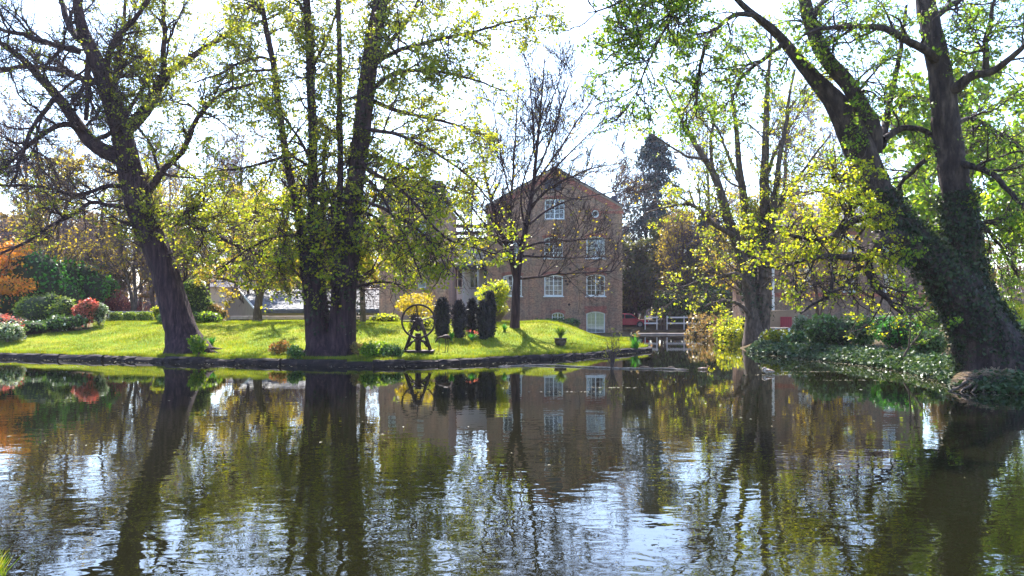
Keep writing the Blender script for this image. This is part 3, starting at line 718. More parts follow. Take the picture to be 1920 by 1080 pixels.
MB().box(lx0, lx1, -1.6, -.02, zk(506), zk(499)).build('canopy', M['slate_dark'], lk)
for k in range(4):
    x = lx0 + .3 + (lx1-lx0-.6)*k/3; MB().box(x-.06, x+.06, -1.5, -1.38, 0, zk(506)-.003).build('canopy_post', M['white_paint'], lk)
dr = MB().box(uk(842), uk(856), -.06, -.012, zk(595), zk(552)).build('door', M['red_paint'], lk)
MB().box(uk(842), uk(856), -.09, -.062, zk(572), zk(566)).build('door_rail', M['timber_dark'], dr)

# ---- low slate-roofed outbuilding seen at an angle
a30 = math.radians(30); ex = Vector((math.cos(a30), math.sin(a30), 0)); ey = Vector((-math.sin(a30), math.cos(a30), 0))
ob_ = thing('slate_outbuilding', 'low tan outbuilding with wide pale slate roof behind the lawn', 'building', (X_(481, 54), 54, .1), a30)
eh, rh, dw, ln_ = 2.05, 3.52, 11.0, 12.2
MB().prism([(0,0),(dw,0),(dw,eh),(dw/2,rh),(0,eh)], (0,0,0), (.3,0,0), (0,1,0)).build('gable_wall', M['render_tan'], ob_)
MB().box(.304, ln_, 0, .3, 0, eh-.02).build('wall', M['render_tan'], ob_)
MB().box(.304, ln_, dw-.3, dw, 0, eh-.02).build('wall', M['render_tan'], ob_)
for s in (0, 1):
    y0 = -.25 if s == 0 else dw + .25; zz = eh - .25*(rh-eh)/(dw/2)
    mb = MB(); v = [(-.12,y0,zz),(ln_,y0,zz),(ln_,dw/2,rh),(-.12,dw/2,rh)]; mb.add(v + [(a,b,c+.07) for a,b,c in v], [(0,1,2,3),(4,7,6,5),(0,4,5,1),(1,5,6,2),(3,2,6,7),(0,3,7,4)])
    mb.build('roof', M['slate'], ob_)
    if s == 0: slate_roof(ob_, (-.14,y0,zz+.08),(ln_,y0,zz+.08),(ln_,dw/2,rh+.08),(-.14,dw/2,rh+.08), M['slate'], ch=.28, sw=.42, seed=7, lift=.035)
MB().tube([(-.14,dw/2,rh+.1),(ln_,dw/2,rh+.1)], .10, 8).build('ridge_tile', M['stone_pale'], ob_)
MB().box(-.1, ln_, -.33, -.255, eh-.24, eh-.04).build('gutter', M['slate_dark'], ob_)
mb = MB(); v = [(-.16,-.25,eh-.06),(-.16,dw/2,rh),(-.16,dw/2,rh+.14),(-.16,-.25,eh+.08)]; mb.add(v + [(-.125,b,c) for a,b,c in v], [(0,1,2,3),(4,7,6,5),(0,4,5,1),(1,5,6,2),(2,6,7,3),(3,7,4,0)]); mb.build('verge_board', M['white_paint'], ob_)

# low garden wall with pink coping along the crest of the lawn
gw = thing('garden_wall', 'low dark garden wall with pinkish coping behind the multi-stemmed tree', 'wall', (X_(432, 50.5), 50.5, .9))
xa, xb = 0, X_(745, 50.5) - X_(432, 50.5)
MB().box(xa, xb, 0, .35, -.4, Z_(599,50.5)-.9).build('base_course', M['stone_edge'], gw)
n_ = 9
for k in range(n_):
    a, b = xa + (xb-xa)*k/n_, xa + (xb-xa)*(k+1)/n_ - .02
    MB().box(a, b, -.04, .40, Z_(599,50.5)-.897, Z_(592.5,50.5)-.9 + .01*math.sin(k*3)).build('coping_stone', M['stone_pink'], gw, bevel=.015)

# ---- cream cottage far left
YC = 78.
ct = thing('cream_cottage', 'cream rendered cottage with dark roof beyond the slate roof', 'building', (X_(425, YC), YC, .2))
def uc(px): return X_(px, YC) - X_(425, YC)
def zc_(py): return Z_(py, YC) - .2
cw = [(416,544,566,9), (437,544,562,9)]
facade(ct, [(uc(392),0),(uc(458),0),(uc(458),zc_(538)),(uc(392),zc_(538))], [arch_poly(uc(a), zc_(d2), zc_(t), uc(425+wd), 0) for a,t,d2,wd in cw], M['render_cream'])
for a, t, d2, wd in cw: window(ct, uc(a), zc_(d2), zc_(t), uc(425+wd), 0, 0, 1, 2, False, None, True, .07, 1)
MB().box(uc(392), uc(458), .2, 6, 0, zc_(539)).build('back_block', M['room_shade'], ct)
mb = MB(); v0 = [(uc(388),-.3),(uc(462),-.3),(uc(462),6.3),(uc(388),6.3)]; v1 = [(uc(405),3),(uc(445),3)]
mb.add([(x,y,zc_(538.5)) for x,y in v0] + [(x,y,zc_(511)) for x,y in v1], [(0,1,5,4),(1,2,5),(2,3,4,5),(3,0,4),(0,3,2,1)]); mb.build('roof', M['slate_dark'], ct)

# ---- brick house on the right bank
YH = 56.
hs = thing('brick_house', 'brown brick house behind the yellow-leaved branches on the right bank', 'building', (X_(1585, YH), YH, .3))
def uh(px): return X_(px, YH) - X_(1585, YH)
def zh(py): return Z_(py, YH) - .3
hwn = [(1592,502,546,22), (1510,503,535,24), (1668,503,546,22), (1515,440,470,24), (1592,440,470,24), (1668,440,470,24)]
facade(hs, [(uh(1440),0),(uh(1731),0),(uh(1731),zh(425)),(uh(1440),zh(425))], [arch_poly(uh(a), zh(d2), zh(t), uh(1585+wd), 0) for a,t,d2,wd in hwn], M['brick_house'])
for a, t, d2, wd in hwn: window(hs, uh(a), zh(d2), zh(t), uh(1585+wd), 0, 0, 2, 4, a != 1592, M['brick_red'], 'white', .07, 1)
MB().box(uh(1440), uh(1731), .25, 9, 0, zh(426)).build('back_block', M['brick_house'], hs)
mb = MB(); v0 = [(uh(1432),-.4),(uh(1739),-.4),(uh(1739),9.4),(uh(1432),9.4)]; v1 = [(uh(1490),4.5),(uh(1680),4.5)]
mb.add([(x,y,zh(425)+.02) for x,y in v0] + [(x,y,zh(375)) for x,y in v1], [(0,1,5,4),(1,2,5),(2,3,4,5),(3,0,4),(0,3,2,1)]); rf = mb.build('roof', M['slate_dark'], hs)
chm = MB().box(uh(1468), uh(1502), 3.2, 4.4, zh(420), zh(361)).build('chimney', M['brick_house'], hs)
MB().box(uh(1466), uh(1504), 3.1, 4.5, zh(361)+.003, zh(356)).build('chimney_cap', M['stone_pale'], chm)
MB().box(uh(1443), uh(1731), -.05, .02, zh(556), zh(549)).build('string_course', M['brick_red'], hs)
MB().box(uh(1447), uh(1451), -.14, -.03, zh(600), zh(500)).build('drainpipe', M['white_paint'], hs)
def ul(px): return X_(px, YH-2.6) - X_(1585, YH)
def zl(py): return Z_(py, YH-2.6) - .3
ext = MB().box(ul(1443), ul(1500), -2.6, -.06, 0, zl(582)).build('lean_to', M['render_tan'], hs)
dd = MB().box(ul(1463), ul(1484), -2.66, -2.603, 0, zl(594)).build('door', M['red_paint'], hs)
mb = MB()
for k in range(6): mb.box(ul(1463)+.12*k+.04, ul(1463)+.12*k+.05, -2.675, -2.661, .05, zl(595))
mb.build('door_board', M['rubber'], dd)

bw = thing('garden_brick_wall', 'low red brick wall with pale coping behind the laurel shrubs', 'wall', (X_(1600, 46), 46, .5))
x1_ = X_(1762, 46) - X_(1600, 46)
MB().box(0, x1_, 0, .3, -.3, Z_(596,46)-.5).build('brickwork', M['brick_red'], bw)
for k in range(8):
    a, b = x1_*k/8, x1_*(k+1)/8 - .015; MB().box(a, b, -.05, .35, Z_(596,46)-.497, Z_(592,46)-.5).build('coping_stone', M['stone_pink'], bw, bevel=.012)
bl = thing('boundary_wall', 'low pale topped wall left of the red door', 'wall', (X_(1436, 49), 49, .4))
MB().box(0, X_(1480,49)-X_(1436,49), 0, .3, -.2, Z_(617,49)-.4).build('stonework', M['brick_red'], bl)
for k in range(3):
    q = (X_(1480,49)-X_(1436,49))/3; MB().box(q*k, q*(k+1)-.01, -.05, .35, Z_(617,49)-.397, Z_(614,49)-.4).build('coping_stone', M['stone_pale'], bl)

# ---- bank edging of the lawn: one stone after another
edge = thing('bank_edging', 'dark stone edging holding the lawn above the pond', 'wall', (0, 33, 0))
rng = np.random.default_rng(5)
ep = np.array([(-60.,40.5), (-40.,38.8)] + front + [(7.5,42.6), (7.6,43.6)])
sl2 = np.concatenate([[0], np.cumsum(np.linalg.norm(np.diff(ep, axis=0), axis=1))]); s = 18.
while s < sl2[-1] - .3:
    Ls = rng.uniform(.7, 1.5); e = min(s + Ls, sl2[-1])
    a = np.array([np.interp(s, sl2, ep[:,0]), np.interp(s, sl2, ep[:,1])]); b = np.array([np.interp(e, sl2, ep[:,0]), np.interp(e, sl2, ep[:,1])])
    t = (b-a)/np.linalg.norm(b-a); n = np.array([-t[1], t[0]])
    if n[1] < 0: n = -n
    o0 = rng.uniform(-.07, .05); top = .225 + rng.uniform(-.05, .03); wd = .62
    mb = MB(); k = 4; vs = []
    for i in range(k+1):
        c = a + (b-a)*(.006 + .988*i/k)
        for off, z in ((-.08+rng.uniform(-.05,.05), -.3), (-.05+rng.uniform(-.05,.05), .08), (-.02+rng.uniform(-.05,.05), top-.06), (.06, top+rng.uniform(-.03,.02)), (wd, top+rng.uniform(-.05,0)), (wd, -.3)):
            p = c + n*(off + o0); vs.append((p[0], p[1]-33, z))
    fs = [(i*6+j, i*6+j+1, (i+1)*6+j+1, (i+1)*6+j) for i in range(k) for j in range(5)] + [tuple(range(6)), tuple(range(k*6+5, k*6-1, -1))]
    mb.add(vs, fs); mb.build('edging_stone', M['stone_edge'], edge); s = e

# ---- weir sill and white footbridge rail at the head of the channel
wr = thing('weir_sill', 'pale stone weir sill across the head of the channel', 'weir', (X_(1190, 67.5), 67.5, 0))
x1_ = X_(1345, 67.5) - X_(1190, 67.5)
for k in range(5): MB().box(x1_*k/5, x1_*(k+1)/5-.01, 0, .6, -.3, .11 + .01*(k % 2)).build('sill_stone', M['stone_pale'], wr, bevel=.02)
ff = thing('footbridge', 'dark timber footbridge with white post and rail fence over the channel', 'bridge', (X_(1200, 70.5), 70.5, 0))
def uf(px): return X_(px, 70.5) - X_(1200, 70.5)
MB().box(uf(1176), uf(1345), 0, 1.6, .12, Z_(618,70.5)).build('deck', M['timber_dark'], ff)
def zf(py): return Z_(py, 70.5)
for px in (1210, 1232, 1251, 1283, 1316): MB().box(uf(px)-.04, uf(px)+.04, .04, .12, zf(618), zf(592)).build('post', M['white_paint'], ff)
for py in (595, 606):
    for a, b in ((1208,1234), (1251,1318)): MB().box(uf(a), uf(b), -.02, .035, zf(py+1.6), zf(py-1.2)).build('rail', M['white_paint'], ff)
for px in (1240, 1246): MB().box(uf(px)-.05, uf(px)+.05, .04, .14, zf(618), zf(596)).build('gate_post', M['timber_dark'], ff)
MB().tube([(uf(1243), .1, zf(592)), (uf(1243), .1, zf(618))], .05, 8).build('sluice_rod', M['iron'], ff)
MB().tube([(uf(1238), .1, zf(593)), (uf(1248), .1, zf(593))], .04, 8).build('sluice_handle', M['iron'], ff)

# red car parked beyond the mill's corner
YA = 74.; cz = .42
car = thing('parked_car', 'red car half hidden behind the right corner of the mill', 'car', (X_(1172, YA), YA, cz))
prof = [(-2.0,.25),(2.0,.25),(2.05,.55),(1.95,.72),(1.05,.82),(.55,1.28),(-.9,1.34),(-1.6,.92),(-2.02,.85),(-2.08,.5)]
MB().prism(prof, (0,-.8,0), (0,1.6,0), (1,0,0)).build('body', M['car_red'], car, bevel=.05)
for yy in (-.806, .806):
    for poly in ([(.92,.86),(.48,1.22),(-.1,1.25),(-.1,.86)], [(-.18,.86),(-.18,1.25),(-.85,1.27),(-1.3,.92)]):
        MB().add([(u, yy, z) for u, z in poly], [(0,1,2,3)]).build('side_window', M['rubber'], car)
    for xx in (-1.25, 1.25):
        wl = MB().tube([(xx, yy*.9-.1, .31), (xx, yy*.9+.1, .31)], .31, 18).build('wheel', M['rubber'], car)
        MB().tube([(xx, yy*1.03-.02, .31), (xx, yy*1.03+.02, .31)], .18, 14).build('rim', M['stone_pale'], wl)
for yy in (-.6, .6): MB().box(1.98, 2.07, yy-.15, yy+.15, .56, .68).build('headlight', M['white_paint'], car)

# ------------------------------------------------------------------ the big trees, traced limb by limb
def rightish(pts, rng):                         # left tree: leaves mostly on the lower and right-hand boughs
    px, py = proj(pts); p = .05 + .46*sm(170, 290, px) * sm(-260, 60, py) + .10*sm(330, 430, py)
    return rng.uniform(0, 1, len(pts)) < p
make_tree('leaning_tree', 'large leaning dark-barked tree on the left lawn with spreading crooked boughs', [
    [(354,666,104), (348,648,72), (334,600,58), (312,520,56), (288,450,54), (265,395,53), (250,335,50), (237,300,48), (228,241,42), (207,178,37), (181,111,31), (150,63,25), (144,0,17), (140,-70,10)],
    [(240,305,34), (205,290,32), (174,274,30), (141,230,25), (107,178,20,-.8), (70,140,16,-1.2), (37,107,13,-1.6), (0,81,10,-2), (-50,50,7,-2.5)],
    [(192,159,15), (160,148,13,.4), (122,137,12,.8), (59,122,10,1.5), (0,130,8,2), (-50,128,5,2.3)],
    [(152,98,14), (115,90,12,-.5), (85,78,11,-1), (40,64,9,-1.5), (0,55,8,-2), (-50,40,5,-2.4)],
    [(232,245,30), (255,222,27,.3), (274,207,25,.5), (288,180,22,.7), (298,155,20,.8), (310,137,18,1), (352,115,14,1.5), (389,85,11,2), (440,55,8,2.5), (480,44,6,3), (530,20,4,3)],
    [(303,145,14,.8), (308,120,12,.4), (307,93,11,.2), (308,40,9,0), (306,-20,7,-.2), (310,-70,4,-.3)],
    [(196,140,16), (200,118,15,-.6), (207,85,13,-1), (237,55,11,-1.5), (268,15,9,-2), (285,-30,6,-2.3)],
    [(180,262,11,-.3), (200,258,10,-.5), (218,244,10,-.6), (240,210,9,-.6), (260,174,8,-.4), (284,144,6,0)],
    [(278,360,18), (300,330,15,-.5), (322,305,13,-.9), (345,280,12,-1.2), (370,222,10,-1.8), (404,178,8,-2.3), (450,164,6,-2.8), (500,150,4,-3)],
    [(248,352,11), (200,350,9,-.4), (178,361,8,-.6), (141,365,8,-.9), (100,354,7,-1.2), (59,348,7,-1.5), (0,346,5,-2), (-60,340,4,-2.3)],
    [(262,392,11), (210,386,9,-.7), (174,378,8,-1.1), (142,400,8,-1.4), (110,415,7,-1.7), (74,433,7,-2), (35,462,6,-2.4), (0,480,5,-2.7), (-40,500,3,-3)],
    [(282,392,11), (320,402,9,-.6), (380,432,8,-1.2), (450,462,7,-1.8), (500,480,5,-2.2), (535,492,3,-2.5)],
    [(288,402,9,.4), (340,408,8,1), (390,412,7,1.6), (460,420,5,2.4), (520,410,3,3)],
    [(150,240,13), (130,233,12,-.6), (100,240,10,-1), (74,256,10,-1.4), (35,292,8,-1.8), (0,322,7,-2.2), (-50,355,4,-2.6)],
    [(150,75,16), (132,55,14,.5), (118,20,12,.8), (108,-30,9,1.2), (100,-80,5,1.5)],
    [(168,100,13), (166,150,12,-.5), (164,190,10,-.8), (160,225,8,-.8)],
    [(205,180,12,.3), (215,140,11,.9), (222,90,9,1.4), (235,20,7,2), (240,-50,4,2.4)],
    [(110,180,12,-.8), (90,200,10,-1.2), (60,240,8,-1.7), (40,290,7,-2), (20,350,5,-2.2)],
    ], 35.6, 11, M['bark_purple'], M['leaf_spring'],
    (22, .12, 1.2, 3.0, .20, .03), (8, .15, .6, 1.5, .22, .02), (5, .1, .22, .7, .22, .0), (.8, .10, .09, 8),
    leaf_filter=rightish, jit=.05, rough=.10, ntrunk=1, thin=.88)

def ctr(pts, rng):
    px, py = proj(pts); p = .46 - .18*sm(150, 330, py) + .08*sm(690, 760, px)
    p = p*(1 - .9*sm(500, 580, py))
    return rng.uniform(0, 1, len(pts)) < p
make_tree('multistem_tree', 'tall ivy-clad tree with several stems rising from one base by the water', [
    [(606,676,90), (600,655,66), (588,625,32), (579,578,24), (571,480,21), (562,400,20), (548,345,18), (535,290,16), (520,180,14), (511,111,13), (489,0,11), (478,-70,7)],
    [(602,674,60), (599,640,34), (593,560,24), (587,480,23), (585,400,22), (588,259,20), (582,111,19), (573,0,17), (570,-70,12)],
    [(614,672,40,.3), (612,620,22,.3), (609,584,14,.5), (603,520,12,.6), (600,440,11,.7), (606,340,9,.8), (612,240,6,1)],
    [(626,672,44,-.3), (626,630,22,-.3), (627,570,17,-.3), (631,489,15,-.2), (637,400,14,-.2), (638,259,13,0), (636,111,12,0), (633,0,10,0), (632,-70,7,0)],
    [(638,676,84), (642,640,54), (650,560,42), (657,504,40), (657,400,40), (668,330,40), (676,270,39), (683,185,38), (697,93,36), (714,0,32), (725,-70,24)],
    [(704,110,14), (720,92,12,.4), (748,60,10,.9), (770,33,8,1.3), (786,0,7,1.6), (800,-50,5,1.9)],
    [(700,122,13), (725,106,11,-.5), (744,96,10,-.8), (785,84,9,-1.3), (826,74,8,-1.8), (880,61,6,-2.4), (940,45,5,-3), (1010,30,3,-3.4)],
    [(692,175,12), (720,145,10,-.3), (748,132,9,-.7), (780,130,8,-1.1), (818,133,7,-1.5), (880,145,5,-2), (945,170,3,-2.6)],
    [(690,185,12,.2), (722,200,10,.8), (755,211,9,1.4), (800,222,7,2), (844,230,6,2.6), (900,250,4,3), (950,275,3,3.4)],
    [(676,300,10,-.3), (700,325,8,-.7), (747,350,7,-1.2), (790,397,6,-1.7), (832,447,5,-2.2), (879,463,4,-2.7), (930,478,3,-3)],
    [(664,370,9,-.4), (700,382,8,-1), (723,393,7,-1.4), (770,420,6,-1.9), (813,459,5,-2.4), (830,490,4,-2.6), (842,520,3,-2.7)],
    [(660,395,8,.1), (690,400,7,-.3), (708,408,6,-.6), (731,447,5,-.9), (755,470,4,-1.2), (785,488,3,-1.5)],
    [(678,310,9,.4), (712,336,7,1), (760,338,6,1.6), (805,340,5,2.2), (856,360,4,2.8), (900,365,3,3.2)],
    [(513,115,8), (496,108,7,-.4), (470,108,6,-.8), (444,122,5,-1.2), (400,144,4,-1.6), (360,155,2,-2)],
    [(515,130,7,.3), (490,132,6,.7), (467,131,6,1), (437,148,5,1.4), (405,165,3,1.8)],
    [(492,20,8), (470,-5,7,.6), (440,-20,5,1.2), (400,-40,3,1.8)],
    [(537,290,8), (515,300,7,-.5), (480,310,6,-1), (440,318,4,-1.6), (400,322,3,-2)],
    [(570,450,9), (545,440,7,-.4), (505,445,5,-1), (460,470,4,-1.4), (420,500,3,-1.8)],
    [(585,300,8,-.3), (560,260,6,-1.2), (530,215,5,-2), (500,200,3,-2.6)],
    [(583,130,9,.2), (605,90,7,.9), (625,40,6,1.4), (650,-20,4,1.8)],
    [(576,30,9,-.2), (555,0,8,-.8), (530,-40,5,-1.3)],
    [(715,10,12), (745,-15,10,.5), (800,-40,7,1.2), (860,-55,4,2)],
    [(672,320,9,-.5), (705,350,7,-1.3), (735,400,6,-1.9), (760,450,5,-2.3), (790,520,3,-2.6)],
    [(680,290,9,.2), (730,300,8,.5), (790,330,6,.9), (850,390,5,1.2), (890,450,4,1.4), (905,500,3,1.5)],
    [(685,240,9,-.4), (740,250,8,-1.1), (810,280,6,-1.8), (880,330,5,-2.4), (930,390,3,-2.8)],
    [(660,410,8,.4), (690,430,6,.9), (725,470,5,1.3), (755,520,3,1.6)],
    ], 33.9, 23, M['bark_purple'], M['leaf_spring'],
    (20, .12, 1.1, 2.8, .20, -.01), (6.5, .15, .6, 1.4, .23, -.05), (3.6, .1, .25, .7, .24, -.08), (1.35, .112, .095, 8),
    leaf_filter=ctr, jit=.03, rough=.10, ntrunk=5, thin=.82, ivy=(75, .10, 30., 1.2, .10), ivylimbs=[1,2,4], split=(lambda p: proj(p)[1] > 300 + 60*np.sin(proj(p)[0]*.03), 'leaf_lime'))  # sunlight on the lower boughs put into the colour as leaf_lime

def rgt(pts, rng):
    px, py = proj(pts); p = .62 + .25*sm(300, 400, py)
    p = p*(1 - .72*sm(455, 540, py)*(px < 1760))
    return rng.uniform(0, 1, len(pts)) < p
make_tree('twin_trunk_tree', 'massive leaning twin-trunk tree clad in ivy on the right bank', [
    [(1880,702,170), (1868,672,128), (1845,630,104), (1818,580,92), (1785,525,80), (1750,490,66), (1718,462,58), (1690,430,55), (1668,402,54), (1640,356,54), (1620,295,57), (1606,262,56), (1588,222,50), (1572,195,42), (1551,172,32), (1514,137,24), (1488,104,20), (1462,67,17,-.3), (1440,48,15,-.6), (1410,25,12,-1), (1380,0,10,-1.4), (1340,-50,6,-2)],
    [(1862,672,110,.2), (1838,610,92,.2), (1818,545,70,.2), (1808,490,58,.2), (1804,440,54,.2), (1794,379,52,.2), (1786,309,50,.2), (1776,240,47,.2), (1766,148,42,.2), (1751,74,36,.2), (1736,0,33,.2), (1726,-70,26,.2)],
    [(1632,285,40), (1640,252,32,-.2), (1621,207,30,-.3), (1595,167,29,-.4), (1555,119,28,-.4), (1527,78,27,-.4), (1514,22,24,-.4), (1506,-40,19,-.4), (1500,-80,14,-.4)],
    [(1650,342,22), (1622,334,19,-.2), (1590,332,18,-.4), (1563,335,17,-.5)],
    [(1752,112,18), (1738,100,16,-.3), (1699,74,14,-.7), (1668,58,12,-1), (1640,48,11,-1.2), (1588,50,9,-1.5), (1540,52,7,-1.8), (1500,70,4,-2)],
    [(1782,170,22), (1800,155,19,-.3), (1829,137,17,-.6), (1862,137,14,-.9), (1892,111,11,-1.2), (1920,85,9,-1.5), (1970,50,6,-2)],
    [(1848,142,13,-.7), (1851,115,12,-.8), (1850,80,10,-.8), (1858,30,7,-.9), (1870,-30,4,-1)],
    [(1792,305,14), (1810,308,12,-.3), (1855,319,11,-.8), (1884,352,9,-1.2), (1920,385,8,-1.6), (1970,440,5,-2)],
    [(1655,262,14,.4), (1681,244,12,.7), (1705,238,11,.8), (1729,241,10,.7), (1757,262,9,.4)],
    [(1652,275,16,.5), (1660,240,14,.9), (1664,215,12,1.1), (1677,148,10,1.5), (1692,85,8,1.8), (1700,10,5,2)],
    [(1672,412,15,-.2), (1639,405,14,-.6), (1612,410,13,-.9), (1593,418,12,-1.1), (1565,444,11,-1.4), (1523,453,9,-1.7), (1486,439,7,-2), (1450,432,5,-2.2), (1400,420,3,-2.5)],
    [(1700,448,34,-.1), (1662,440,24,-.6), (1642,462,22,-.9), (1616,486,15,-1.2), (1575,478,11,-1.5), (1532,480,8,-1.8), (1480,500,6,-2.2), (1420,500,3,-2.6)],
    [(1638,470,15,-.9), (1622,500,11,-1.1), (1640,535,12,-1.2), (1662,560,9,-1.3), (1690,590,5,-1.4)],
    [(1568,444,12,-1.4), (1576,425,10,-1.5), (1590,402,8,-1.6), (1598,360,6,-1.8), (1580,320,4,-2)],
    [(1556,482,9,-1.7), (1560,520,7,-1.8), (1553,560,5,-2)],
    [(1612,500,9,-1.1), (1590,530,8,-1.4), (1545,560,6,-1.9), (1500,585,4,-2.3)],
    [(1416,28,11,-1), (1385,25,9,-1.4), (1360,37,8,-1.7), (1335,68,7,-2), (1317,97,7,-2.2), (1310,133,6,-2.3), (1308,175,5,-2.3), (1306,220,3,-2.3)],
    [(1470,80,9,-.3), (1440,105,8,-.7), (1397,137,7,-1.2), (1382,160,5,-1.4), (1370,200,3,-1.6)],
    [(1372,-5,11,-1.5), (1345,-25,9,-2.2), (1305,-15,8,-3), (1270,10,6,-3.6), (1245,55,5,-4), (1222,100,4,-4.3), (1204,150,3,-4.5), (1190,190,2,-4.6), (1160,220,2,-4.7)],
    [(1310,-18,8,-2.9), (1260,-25,7,-3.6), (1200,-15,5,-4.3), (1150,15,4,-4.8), (1100,25,2,-5.2)],
    [(1290,-8,7,-3.2), (1255,30,5,-3.8), (1225,50,4,-4.2), (1185,70,3,-4.6), (1150,85,2,-4.9)],
    [(1735,300,9,.3), (1700,330,8,1), (1680,360,6,1.5), (1700,400,4,2)],
    [(1798,420,9,.3), (1830,410,8,.9), (1870,450,6,1.5), (1910,520,4,2)],
    [(1780,240,10,.5), (1810,220,9,1.3), (1850,230,7,2), (1900,270,5,2.6), (1960,320,3,3)],
    [(1745,40,14,.2), (1780,10,11,.9), (1830,-20,8,1.6), (1900,-40,5,2.2)],
    [(1516,40,12,-.4), (1545,0,10,.3), (1590,-40,7,1)],
    ], 25.2, 37, M['bark_grey'], M['leaf_green'],
    (15, .15, .9, 2.2, .22, -.03, 2), (6, .15, .5, 1.15, .24, -.06), (3.8, .1, .2, .55, .26, -.08), (1.0, .084, .07, 8),
    leaf_filter=rgt, jit=.03, rough=.12, ntrunk=2, ivy=(520, .085, 6.0, .3, .10), ivylimbs=[0,1], split=(lambda p: (proj(p)[0] < 1690) & (proj(p)[1] > 300), 'leaf_lime'))  # bright sunlit look of the lower left leaves painted with leaf_lime

make_tree('fan_tree', 'bare fan-branched young tree in front of the brick mill', [
    [(965,634,34), (964,622,27), (966,590,23), (968,552,21), (970,513,19), (976,470,15), (980,455,14), (988,420,13), (994,389,12), (1001,338,10), (1008,270,7), (1015,190,5), (1022,110,3)],
    [(968,530,13), (962,505,12), (958,482,11,-.2), (939,436,9,-.5), (923,389,8,-.7), (910,330,6,-1), (904,290,5,-1.2), (890,230,3,-1.5)],
    [(966,500,11,.2), (960,455,9,.4), (957,415,8,.6), (958,377,7,.8), (962,319,6,1), (968,240,4,1.2), (972,160,2,1.4)],
    [(993,395,7), (1020,360,6,-.5), (1056,338,5,-.9), (1110,315,3,-1.5), (1172,303,2,-2)],
    [(992,420,7,.2), (1020,397,6,.5), (1056,377,5,.9), (1133,362,3,1.6), (1190,350,2,2)],
    [(982,465,7), (1010,456,6,-.6), (1056,451,5,-1.2), (1150,447,2,-2.2)],
    [(980,480,7,.2), (1010,480,6,.7), (1056,484,5,1.3), (1140,480,2,2)],
    [(976,522,7), (1010,520,6,-.7), (1048,513,5,-1.3), (1149,509,2,-2.4)],
    [(1001,338,6), (1025,280,5,-.3), (1050,210,4,-.6), (1075,130,2,-1)],
    [(998,350,6,.3), (1035,300,5,.8), (1075,240,4,1.2), (1120,170,2,1.6)],
    [(995,370,6,-.3), (1045,310,5,-.9), (1095,260,3,-1.4), (1140,215,2,-1.8)],
    [(960,380,5,.8), (945,320,4,1), (930,250,3,1.2), (925,180,2,1.4)],
    [(1004,310,6,-.2), (1000,240,5,-.6), (995,170,3,-.9), (990,100,2,-1.1)],
    [(970,512,8,-.3), (955,470,6,-.8), (930,450,5,-1.2), (895,400,3,-1.7), (870,370,2,-2)],
    [(985,430,6,-.2), (975,380,5,-.6), (985,320,4,-.9), (1035,190,3,-1.2), (1060,120,2,-1.4)],
    ], 43.0, 51, M['bark_purple'], M['leaf_yellow'],
    (20, .2, 1.2, 3.2, .11, .09), (6, .2, .7, 1.7, .13, .07), (4.5, .15, .3, .9, .16, .05), (.12, .12, .06, 1), jit=.03, rough=.05, thin=.72)

make_tree('riverside_tree', 'multi-trunk budding tree standing at the mouth of the channel', [
    [(1420,648,66), (1416,633,48), (1408,590,30), (1404,564,27), (1397,490,24), (1378,435,22), (1360,400,20), (1346,337,17), (1318,291,12), (1290,250,9), (1265,200,5), (1240,150,3)],
    [(1428,648,50), (1429,620,32), (1433,541,28), (1437,471,26), (1434,356,20), (1437,240,14), (1442,140,8), (1445,60,4)],
    [(1416,620,30,.3), (1412,560,22,.5), (1409,470,20,.7), (1396,380,17,.8), (1385,300,13,.9), (1378,220,9,1), (1368,140,4,1)],
    [(1436,520,20,-.3), (1448,430,15,-.6), (1458,330,12,-.8), (1472,220,8,-1), (1490,130,4,-1.2)],
    [(1405,540,11,-.4), (1382,510,10,-.8), (1345,520,8,-1.4), (1313,527,6,-1.9), (1260,545,3,-2.4)],
    [(1375,440,11,-.3), (1340,425,10,-.7), (1325,405,9,-1), (1305,388,8,-1.3), (1290,381,7,-1.5), (1250,388,4,-2), (1210,400,3,-2.4)],
    [(1346,337,9,.2), (1330,300,8,.7), (1335,240,6,1.2), (1350,170,3,1.6)],
    [(1325,298,8,-.3), (1290,295,6,-.8), (1250,270,4,-1.4), (1205,240,2,-2)],
    [(1392,360,8,.9), (1370,300,6,1.5), (1350,250,5,2), (1320,180,3,2.4)],
    [(1436,330,9), (1460,270,7,.6), (1500,210,5,1.2), (1540,150,3,1.8)],
    [(1438,420,9,-.2), (1480,360,7,-.8), (1520,300,5,-1.4), (1560,250,3,-2)],
    [(1408,600,10,-.3), (1390,570,8,-.8), (1355,560,6,-1.4), (1320,575,3,-2)],
    ], 45.5, 61, M['bark_brown'], M['leaf_lime'],
    (12, .25, 1.3, 2.8, .18, .07), (6.5, .2, .7, 1.5, .2, .05), (4.5, .15, .28, .75, .22, .02), (.28, .125, .10, 7),
    jit=.06, thin=.85, rough=.08, ntrunk=3, ivy=(40, .12, 8.5, 1.5, .16), ivylimbs=[0,1,2])

